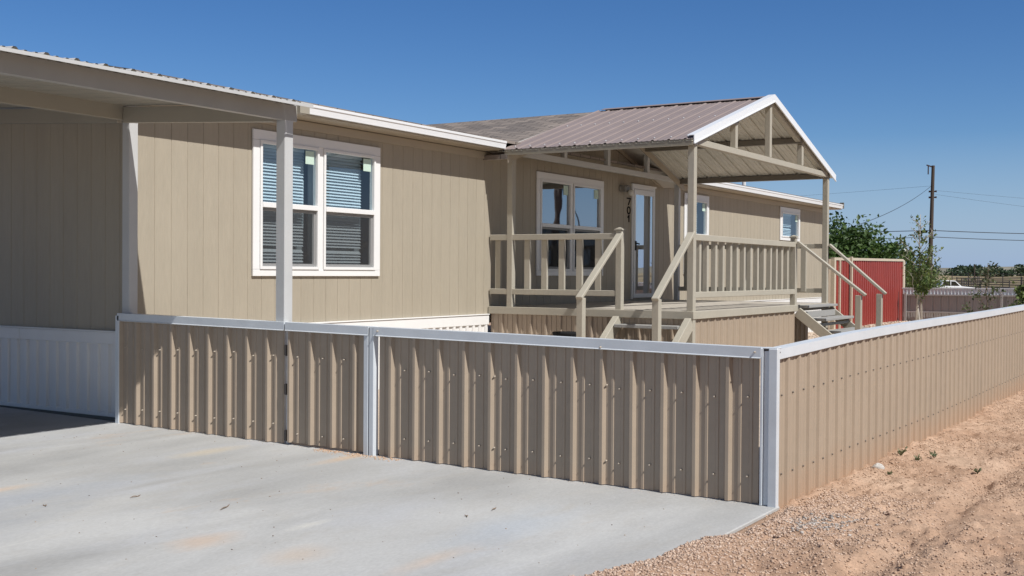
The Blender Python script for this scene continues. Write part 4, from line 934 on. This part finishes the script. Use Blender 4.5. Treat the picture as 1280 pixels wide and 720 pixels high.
def airy_tree(base, H, W, label, cat='tree', leaf='leaf_young', n_leaf=900, trunk_h=.3, mats='pale_bark', name='young_tree', lsz=.055, dense_lo=0.0, bare=0.25, stems=14, rt=.03, lean=0.0):
    t = thing(name, label, cat, base); b = Vector(base); tk = MB(); mb = MB(); tn = []
    top = b + Vector((lean, -lean, H * .97)); tr = limb(tk, b, top, rt, .006, 8, .015)
    ends = []
    for k in range(stems):
        f = trunk_h + (0.93 - trunk_h) * (k + random.random()) / stems
        p = b.lerp(top, f); a = k * 2.4 + random.uniform(-.5, .5); ln = W * .5 * (1.15 - f * .75) * random.uniform(.7, 1.15)
        q = p + Vector((math.cos(a) * ln, math.sin(a) * ln, ln * random.uniform(.5, 1.3))); pts = limb(tk, p, q, rt * .35, .003, 5, .05); ends.append((pts, f))
        for _ in range(2):
            i0 = random.randint(1, 4); q2 = pts[i0] + Vector((random.gauss(0, 1), random.gauss(0, 1), random.uniform(.2, 1.2))).normalized() * ln * .45; p2 = limb(tk, pts[i0], q2, rt * .16, .002, 3, .05); ends.append((p2, f))
    per = n_leaf / sum(max(.05, (1 - e[1]) + .25 - bare * .6) for e in ends)
    for pts, f in ends:
        n = int(per * max(.05, (1 - f) + .25 - bare * .6))
        for _ in range(n):
            u = random.random() ** .7 * (len(pts) - 1); i0 = min(int(u), len(pts) - 2); p = pts[i0].lerp(pts[i0 + 1], u - i0)
            leaves(mb, tn, [p + Vector((random.gauss(0, 1), random.gauss(0, 1), random.gauss(0, 1))) * W * .05], lsz, .4, .5)
    build('trunk', tk, mats, t, smooth=True); build('crown', mb, leaf, t, recalc=False, tone=tn); return t
def pt(px, py, depth):
    d = CF + CR * ((px - 640) / 1440.0) + CU * ((360 - py) / 1440.0); return CC + d * depth
q = pt(1149, 403, 27); yt = airy_tree((q.x, q.y, .03), 2.95, 1.15, 'slender staked young tree with sparse yellow green leaves in front of the low grey fence', n_leaf=1250, trunk_h=.26, stems=20, rt=.035, lsz=.055, bare=0.75)
for dx in (-.07, .06):
    build('stake', MB().beam((q.x + dx * .5, q.y - dx, .0), (q.x + dx * .3, q.y - dx * .6, .80), .035, .035, up=(1, 0, 0)), 'stake', yt)
q = pt(1234, 392, 26); airy_tree((q.x, q.y, .05), 1.75, 1.0, 'sparse olive sapling with leaf tufts at its twig ends before the low grey fence', leaf='leaf_olive', n_leaf=330, trunk_h=.12, stems=13, rt=.02, lsz=.055, bare=-.1, mats='bark', name='sapling')
q = pt(1279, 388, 25); airy_tree((q.x, q.y, .05), 1.45, .85, 'small leafy green sapling at the far right of the low grey fence', leaf='leaf_young', n_leaf=900, trunk_h=.08, stems=14, rt=.02, lsz=.06, bare=.1, mats='bark', name='sapling')
# shrubs beyond the back fence, behind the staked tree
def bush(base, H, W, label, leaf='leaf_dark', n=1500, name='shrub', sz=.10, conic=False, group=None):
    t = thing(name, label, 'shrub', base, group); b = Vector(base); mb = MB(); tn = []; tk = MB()
    for k in range(9):
        a = random.uniform(0, 6.28); q = b + Vector((math.cos(a) * W * .35, math.sin(a) * W * .35, H * random.uniform(.5, .9))); limb(tk, b, q, .03, .006)
    cl = [(b + Vector((random.gauss(0, .25) * W * (1 - .8 * f if conic else 1), random.gauss(0, .25) * W * (1 - .8 * f if conic else 1), H * f)), W * random.uniform(.16, .30) * (1.1 - .7 * f if conic else 1)) for f in [random.uniform(.12, .92) for _ in range(26)]]
    for c, r in cl:
        bt = random.uniform(.1, .9); P_ = [c + Vector((random.gauss(0, 1), random.gauss(0, 1), random.gauss(0, .8))) * r * .6 for _ in range(n // 26)]
        leaves(mb, tn, P_, sz, .4, .4, lambda p: min(1, max(0, bt + random.gauss(0, .2))))
    build('stem', tk, 'bark', t); build('foliage', mb, leaf, t, recalc=False, tone=tn)
q = pt(1142, 352, 46); bush((q.x, q.y, -.05), 2.3, 1.3, 'mid green shrub beyond the back fence just right of the red fence', 'leaf_young', 1500, sz=.07)
q = pt(1133, 352, 56); bush((q.x, q.y, -.1), 3.2, 1.0, 'dark conical evergreen shrub standing behind the red fence end', 'leaf_dark', 1300, sz=.07, conic=True)
q = pt(1166, 355, 60); bush((q.x, q.y, -.2), 1.7, 1.7, 'low bushy green shrub at the foot of the utility pole', 'leaf_young', 1200, sz=.08)
# far line of mesquite
mb = MB(); tn = []
for k in range(420):
    a = math.radians(random.uniform(-4, 46)); r = random.uniform(385, 520)
    x = CC.x + r * math.cos(a); y = CC.y + r * math.sin(a); h = random.uniform(1.6, 3.9) * (r / 420); wd = random.uniform(2.2, 4.5); bt = random.uniform(0, .8)
    z0 = float(terrain(np.array(x), np.array(y)))
    P_ = []
    for _ in range(70):
        u = random.random(); d = random.random() ** .5 * wd * math.sqrt(max(.05, 1 - (u - .3) ** 2 * 1.6)); t = random.uniform(0, 6.28); P_.append((x + math.cos(t) * d, y + math.sin(t) * d, z0 + h * u))
    leaves(mb, tn, P_, .85, .4, .4, lambda p: min(1, max(0, bt + random.gauss(0, .18))))
tl = build('distant_treeline', mb, 'leaf_far', None, recalc=False, tone=tn); tag(tl, 'far belt of dark green mesquite trees along the horizon', 'trees', kind='stuff')

# weeds at the fence foot
def weed(px, py, h, label, grp='weeds sprouting in the dirt beside the fence'):
    q = on_z(px, py, -.09); z = float(terrain(np.array(q.x), np.array(q.y))); q = on_z(px, py, z); z = float(terrain(np.array(q.x), np.array(q.y)))
    mb = MB(); tn = []
    for k in range(11):
        a = random.uniform(0, 6.28); ln = h * random.uniform(.5, 1.1); tip = Vector((q.x + math.cos(a) * ln * .55, q.y + math.sin(a) * ln * .55, z + ln * random.uniform(.5, 1))); b = Vector((q.x, q.y, z - .005)); s_ = Vector((-math.sin(a), math.cos(a), 0)) * .008; mid = b.lerp(tip, .5) + Vector((0, 0, ln * .12))
        mb.add([b, mid + s_, tip, mid - s_], [(0, 1, 2), (0, 2, 3)]); tv = random.random(); tn += [tv, tv]
        leaves(mb, tn, [tip, mid], .018, .4, 1)
    o = build('weed', mb, 'weed', None, loc=(q.x, q.y, z), recalc=False, tone=tn); tag(o, label, 'weed', grp)
weed(1126, 569, .085, 'tallest green weed close against the side fence foot')
weed(1147, 577, .05, 'low green weed tuft in the dirt between the tall weed and the track')
weed(1168, 573, .06, 'spiky green weed beside the dirt track, the one farthest from the corner post')
weed(1222, 592, .045, 'small lone weed in the open dirt out by the tyre ruts')
weed(1112, 592, .035, 'flat weed rosette next to the white concrete lump')

# pale lump by the fence
q = on_z(1096, 588, -.07); mb = MB(); bm = bmesh.new(); bmesh.ops.create_icosphere(bm, subdivisions=3, radius=.048)
for v in bm.verts:
    f = 1 + .45 * float(fbm(np.array(v.co.x * 30 + 9), np.array(v.co.y * 30 + v.co.z * 25), 3, 3)); v.co = v.co * f; v.co.z *= .75
mb.add([v.co + Vector((q.x, -.12, -.05)) for v in bm.verts], [[v.index for v in f.verts] for f in bm.faces]); bm.free()
o = build('concrete_lump', mb, 'white_rock', None, loc=(q.x, -.12, -.08)); tag(o, 'small white lump of broken concrete against the side fence foot', 'rubble')

# loose gravel and clods (nobody could count these)
def pebbles(name, label, n, sampler, smin, smax, mat, zfn, cat='gravel'):
    mb = MB(); ico = []
    bm = bmesh.new(); bmesh.ops.create_icosphere(bm, subdivisions=1, radius=1); bv = np.array([v.co[:] for v in bm.verts]); bfc = [[v.index for v in f.verts] for f in bm.faces]; bm.free()
    P_ = sampler(n); Z = zfn(P_[:, 0], P_[:, 1]); n = len(P_)
    R_ = np.exp(np.random.uniform(math.log(smin), math.log(smax), n))
    V = np.zeros((n, len(bv), 3)); 
    for k in range(n):
        a = np.random.uniform(0, 6.28); sc_ = R_[k] * np.array([1, np.random.uniform(.6, 1), np.random.uniform(.45, .8)])
        v = bv * (1 + np.random.uniform(-.22, .22, (len(bv), 1))) * sc_
        c, s2 = math.cos(a), math.sin(a); V[k, :, 0] = v[:, 0] * c - v[:, 1] * s2 + P_[k, 0]; V[k, :, 1] = v[:, 0] * s2 + v[:, 1] * c + P_[k, 1]; V[k, :, 2] = v[:, 2] + Z[k] + R_[k] * .25
    F_ = (np.array(bfc)[None] + (np.arange(n) * len(bv))[:, None, None]).reshape(-1, 3)
    me = bpy.data.meshes.new(name); V = V.reshape(-1, 3)
    me.vertices.add(len(V)); me.vertices.foreach_set('co', V.ravel()); me.loops.add(F_.size); me.loops.foreach_set('vertex_index', F_.ravel().astype(np.int32))
    me.polygons.add(len(F_)); me.polygons.foreach_set('loop_start', np.arange(0, F_.size, 3, dtype=np.int32)); me.polygons.foreach_set('loop_total', np.full(len(F_), 3, dtype=np.int32)); me.update(calc_edges=True)
    at = me.attributes.new('tone', 'FLOAT', 'FACE'); at.data.foreach_set('value', np.repeat(np.random.uniform(0, 1, n), len(bfc)))
    me.materials.append(mat); o = bpy.data.objects.new(name, me); COL.objects.link(o); tag(o, label, cat, kind='stuff'); return o
def stone_mat(name, c1, c2):
    mt, t, out = new_mat(name); N = t.nodes; L = t.links; at = N.new("ShaderNodeAttribute"); at.attribute_name = 'tone'
    rp = N.new("ShaderNodeMix"); rp.data_type = 'RGBA'; rp.inputs[6].default_value = (*c1, 1); rp.inputs[7].default_value = (*c2, 1); L.new(at.outputs['Fac'], rp.inputs[0])
    p = N.new("ShaderNodeBsdfPrincipled"); p.inputs['Roughness'].default_value = .85; L.new(rp.outputs[2], p.inputs['Base Color']); L.new(p.outputs[0], out.inputs[0]); return mt
def samp_edge(n):
    x = np.random.uniform(-3.6, .9, n * 3); y = edge_y(x) - np.abs(np.random.normal(0, .33, n * 3)) + np.random.normal(0, .02, n * 3)
    k = (y > -2.4) & ~((x > -.98) & (y > -.06)); return np.stack([x[k], y[k]], -1)[:n]
pebbles('pea_gravel', 'pinkish loose gravel spilling over the concrete edge near the corner post', 11000, samp_edge, .0035, .0105, stone_mat('pink_pea_gravel', (.36, .24, .175), (.62, .48, .38)), terrain)
def samp_dirt(n):
    x = np.random.uniform(-3, 13, n); y = -np.random.uniform(0.05, 3.2, n) * (1 - .25 * np.random.random(n)); d = vnoise(x * 1.3, y * 1.8, 44); k = d + np.random.uniform(-.4, .4, n) > .36
    return np.stack([x[k], y[k]], -1)
pebbles('dirt_clods', 'small clods and grit scattered over the reddish dirt', 80000, samp_dirt, .0025, .0105, stone_mat('soil_clods', (.34, .225, .155), (.58, .43, .32)), terrain, 'soil')
def samp_gray(n):
    c = on_z(1025, 661, -.03); return np.stack([np.random.normal(c.x, .15, n), np.random.normal(c.y, .09, n)], -1)
pebbles('grey_gravel', 'small patch of grey crushed stone in the dirt near the corner post', 330, samp_gray, .005, .013, stone_mat('grey_crushed_stone', (.24, .215, .195), (.52, .48, .44)), terrain)
def samp_slab(n):
    x = np.random.uniform(-6, -.1, n); y = np.random.uniform(.4, 6, n); return np.stack([x, y], -1)
pebbles('slab_grit', 'dark specks of grit and leaf litter scattered on the concrete driveway', 330, samp_slab, .0025, .007, stone_mat('dark_grit', (.10, .08, .065), (.36, .29, .22)), lambda x, y: .0112 * np.maximum(y, 0) - .001, 'litter')
def samp_gate(n):
    y = np.random.uniform(2.9, 3.75, n); return np.stack([-np.abs(np.random.normal(.03, .05, n)) - .02, y], -1)
pebbles('soil_crumbs', 'orange soil crumbs swept onto the concrete at the foot of the gate', 420, samp_gate, .003, .010, stone_mat('orange_soil_crumbs', (.38, .24, .15), (.58, .42, .30)), lambda x, y: .0112 * np.maximum(y, 0) - .001, 'soil')
def samp_foot(n):
    y = np.random.uniform(.05, 6.1, n); return np.stack([-np.abs(np.random.normal(.0, .03, n)) - .015, y], -1)
pebbles('fence_foot_grit', 'thin line of grit gathered along the foot of the ribbed fence on the concrete', 500, samp_foot, .002, .006, stone_mat('pale_grit', (.30, .25, .20), (.55, .48, .40)), lambda x, y: .0112 * np.maximum(y, 0) - .001, 'soil')
def samp_yard(n): return np.stack([np.random.uniform(12, 29.3, n), np.random.uniform(.4, 6.0, n)], -1)
pebbles('yard_stones', 'pale cream landscaping stones covering the fenced yard by the red fence', 9000, samp_yard, .015, .045, stone_mat('cream_stones', (.40, .30, .22), (.66, .56, .46)), lambda x, y: .02 + .03 * fbm(x * 1.3, y * 1.3, 3, 5) + .005 * y)
# a few twigs and leaves on the slab
for px, py, ln, ang, lab in [(282, 636, .16, .4, 'curled brown twig lying on the middle of the driveway'), (56, 636, .05, 1.0, 'dark leaf lying at the left of the driveway'), (170, 624, .10, .1, 'thin twig on the driveway left of the curled one'), (618, 635, .09, .2, 'pale stick lying on the driveway in front of the ribbed fence'), (583, 644, .06, .7, 'dark dead leaf on the driveway below the white gate post')]:
    q = on_z(px, py, .025); z = slab_z(q.y); mb = MB(); pts = [(q.x + ln * (t - .5) * math.cos(ang) + .01 * math.sin(t * 5), q.y + ln * (t - .5) * math.sin(ang), z + .006 + .004 * math.sin(t * 7)) for t in np.linspace(0, 1, 6)]
    mb.tube(pts, [.0015, .0035, .004, .0035, .004, .0015], 6); o = build('twig', mb, 'debris', None, loc=(q.x, q.y, z)); tag(o, lab, 'twig')

# black tub beside the left stairs
q0 = (5.6, 4.6, .02); tub = thing('plastic_tub', 'black plastic tub standing beside the left porch stairs behind the ribbed fence', 'tub', q0)
mb = MB(); mb.lathe((5.6, 4.6, .02), [(.135, 0), (.165, .69), (.15, .69), (.12, .05)], 24); build('tub_body', mb, 'black', tub, smooth=False)
mb = MB(); mb.lathe((5.6, 4.6, .715), [(.175, -.03), (.18, 0), (.172, .012), (.02, .016)], 24); build('lid', mb, 'black', tub)

# ------------------------------------------------------------------ power poles and lines
def upole(base, top, r0, label, hw=True):
    t = thing('utility_pole', label, 'utility pole', base); b = Vector(base); tp = Vector(top)
    build('pole', MB().tube([b.lerp(tp, k / 6) for k in range(7)], [r0 * (1 - .35 * k / 6) for k in range(7)], 12), 'pole_wood', t, smooth=False); return t, b, tp
bz = float(terrain(np.array(94.9), np.array(19.0)))
p1 = pt(1161.5, 352, 98); p2 = pt(1166.5, 207, 98)
up, b1, t1 = upole((p1.x, p1.y, bz - .1), (p2.x, p2.y, p2.z), .21, 'tall dark wooden utility pole rising behind the staked young tree')
build('bracket', MB().beam((t1.x - .1, t1.y + .1, t1.z - .1), (t1.x - .25, t1.y + .50, t1.z + .05), .10, .10).tube([(t1.x - .2, t1.y + .36, t1.z - .02), (t1.x - .2, t1.y + .36, t1.z - .75)], .05, 8), 'insul', up)
for z, dy in ((2.2, .32), (2.7, .32), (2.2, -.32), (2.7, -.32)):
    build('insulator', MB().tube([(t1.x - .05, t1.y + dy * .3, t1.z - z), (t1.x - .05, t1.y + dy, t1.z - z)], [.05, .09], 8), 'insul', up)
def wire(pts, r, label, sag=0.0, n=24, grp=None):
    a, b = Vector(pts[0]), Vector(pts[1]); P_ = [a.lerp(b, k / n) - Vector((0, 0, sag * 4 * (k / n) * (1 - k / n))) for k in range(n + 1)]
    o = build('power_line', MB().tube(P_, r, 6), 'wire', None, loc=tuple(a)); tag(o, label, 'power line', grp)
wire((pt(1163.5, 233, 98), pt(1060, 285, 60)), .016, 'dark service wire dropping left from the pole towards the dense tree', .35)
wire((pt(1163, 232.5, 98), pt(700, 262, 150)), .008, 'faint thin wire leading left from the pole above the house roof', .2)
wire((pt(1169, 238, 98), pt(1500, 262, 110)), .008, 'faint upper wire leading right from the pole across the sky', .15)
wire((pt(1169, 243, 98), pt(1500, 283, 110)), .008, 'faint second wire leading right from the pole, sloping down', .15)
wire((pt(1164, 288, 98.3), pt(1500, 291, 115)), .034, 'thick black cable strung low to the right of the pole', .25)
wire((pt(1164, 288, 98.3), pt(900, 291, 130)), .032, 'thick black cable strung low to the left of the pole behind the tree', .1)
wire((pt(1164, 296, 98.3), pt(1500, 299, 115)), .030, 'lower thin cable under the thick cable to the right of the pole', .3)
wire((pt(1164, 296, 98.3), pt(900, 299, 130)), .022, 'lower thin cable under the thick cable to the left of the pole', .2)
q = pt(1152, 290, 98.6); o = build('splice_case', MB().tube([(q.x, q.y + .5, q.z), (q.x, q.y + .4, q.z + .02), (q.x, q.y - .4, q.z + .02), (q.x, q.y - .5, q.z)], [.04, .12, .12, .04], 10), 'black', None, loc=tuple(q)); tag(o, 'black splice case hanging on the thick cable left of the pole', 'cable splice')
# the pole across the street that the porch window mirrors
up2, b2, t2 = upole((53.3, -19.8, -.2), (54.4, -19.8, 9.2), .22, 'wooden utility pole across the street, mirrored in the porch window')
build('guy_wire', MB().tube([(54.3, -19.8, 8.2), (59.5, -19.8, .1)], .04, 6), 'wire', up2)

# ------------------------------------------------------------------ things beyond the back fence
def pickup():
    c = pt(1183, 360, 118); gz_ = c.z - .9
    # local frame: length along camera-right (seen side on), facing right
    base = Vector((c.x, c.y, gz_)); rt = Vector((CR.x, CR.y, 0)).normalized(); fw = Vector((CF.x, CF.y, 0)).normalized()
    t = thing('pickup_truck', 'white pickup truck parked beyond the low grey fence, only its cab showing', 'pickup truck', tuple(base))
    def P3(u, v, z): return base + rt * u + fw * v + Vector((0, 0, z))
    def extr(poly, v0, v1):
        mb = MB(); mb.prism([P3(u, v0, z) for u, z in poly], fw * (v1 - v0)); return mb
    build('body', extr([(-2.7, .45), (2.6, .45), (2.65, .95), (1.35, 1.08), (-.85, 1.10), (-2.72, 1.10)], -.9, .9), 'car_white', t, bevel=.06)
    cab = extr([(1.30, 1.07), (.62, 1.66), (-.62, 1.70), (-.86, 1.10)], -.78, .78); build('cab', cab, 'car_white', t, bevel=.05)
    build('window', extr([(1.05, 1.14), (.60, 1.58), (.20, 1.60), (.20, 1.14)], -.80, -.785), 'glass_car', t); build('window', extr([(.10, 1.14), (.10, 1.60), (-.55, 1.62), (-.72, 1.14)], -.80, -.785), 'glass_car', t)
    for u in (-1.75, 1.65):
        for v in (-.82, .82):
            q = P3(u, v, .38); mb = MB(); n = 16
            ring = [[q + rt * (r * math.cos(2 * math.pi * k / n)) + Vector((0, 0, r * math.sin(2 * math.pi * k / n))) + fw * w_ for k in range(n)] for r, w_ in ((.36, -.11), (.38, -.06), (.38, .06), (.36, .11))]
            for a_, b_2 in zip(ring, ring[1:]): mb.strip(a_ + [a_[0]], b_2 + [b_2[0]])
            wheel = build('wheel', mb, 'tyre', t); mr = MB(); mr.prism([q + rt * (.22 * math.cos(2 * math.pi * k / n)) + Vector((0, 0, .22 * math.sin(2 * math.pi * k / n))) - fw * .10 for k in range(n)], fw * .2); build('rim', mr, 'chrome', wheel)
    build('bumper', extr([(2.62, .45), (2.74, .45), (2.74, .62), (2.62, .62)], -.9, .9), 'chrome', t)
    build('headlight', extr([(2.60, .72), (2.68, .72), (2.66, .86), (2.60, .88)], -.88, -.55), 'lampglass', t)
pickup()
def corral(pxa, pxb, da, db, label, h=1.5, rails=5):
    a = pt(pxa, 352, da); b = pt(pxb, 352, db); za = float(terrain(np.array(a.x), np.array(a.y))); zb_ = float(terrain(np.array(b.x), np.array(b.y)))
    a.z = za; b.z = zb_; t = thing('pipe_corral', label, 'corral fence', tuple(a)); n = max(2, int((b - a).length / 3))
    for k in range(rails):
        z = Vector((0, 0, h * (k + 1) / rails)); build('rail', MB().tube([a + z, b + z], .045, 6), 'pipe_dark', t)
    for k in range(n + 1):
        q = a.lerp(b, k / n); build('post', MB().tube([q - Vector((0, 0, .2)), q + Vector((0, 0, h + .12))], .06, 6), 'pipe_dark', t)
corral(1192, 1262, 128, 120, 'dark pipe corral fence in the field beyond the back fence, nearest run', 1.75, 6)
corral(1190, 1300, 165, 150, 'dark pipe corral fence farther out in the field behind the nearest run', 2.2, 6)
corral(1196, 1320, 140, 134, 'dark pipe corral fence of the middle run in the field beyond the back fence', 2.0, 8)
corral(1202, 1224, 126, 150, 'dark corral side fence joining the near and far corral runs', 1.9, 6)
q = pt(1131, 355, 50); yl = thing('yard_light', 'thin grey post light with a white head just right of the red fence', 'post light', (q.x, q.y, -.1))
build('pole', MB().tube([(q.x, q.y, -.1), (q.x, q.y, 2.35)], .03, 8), 'frame_gray', yl); build('lamp_head', MB().lathe((q.x, q.y, 2.35), [(.06, 0), (.16, .04), (.16, .16), (.05, .24)], 12), 'lampglass', yl)
q = pt(1218, 345, 230); zz = float(terrain(np.array(q.x), np.array(q.y))); o = thing('utility_pole', 'small thin utility pole far off before the treeline', 'utility pole', (q.x, q.y, zz)); build('pole', MB().tube([(q.x, q.y, zz - .2), (q.x, q.y, zz + 3.2)], .12, 8), 'pole_wood', o)
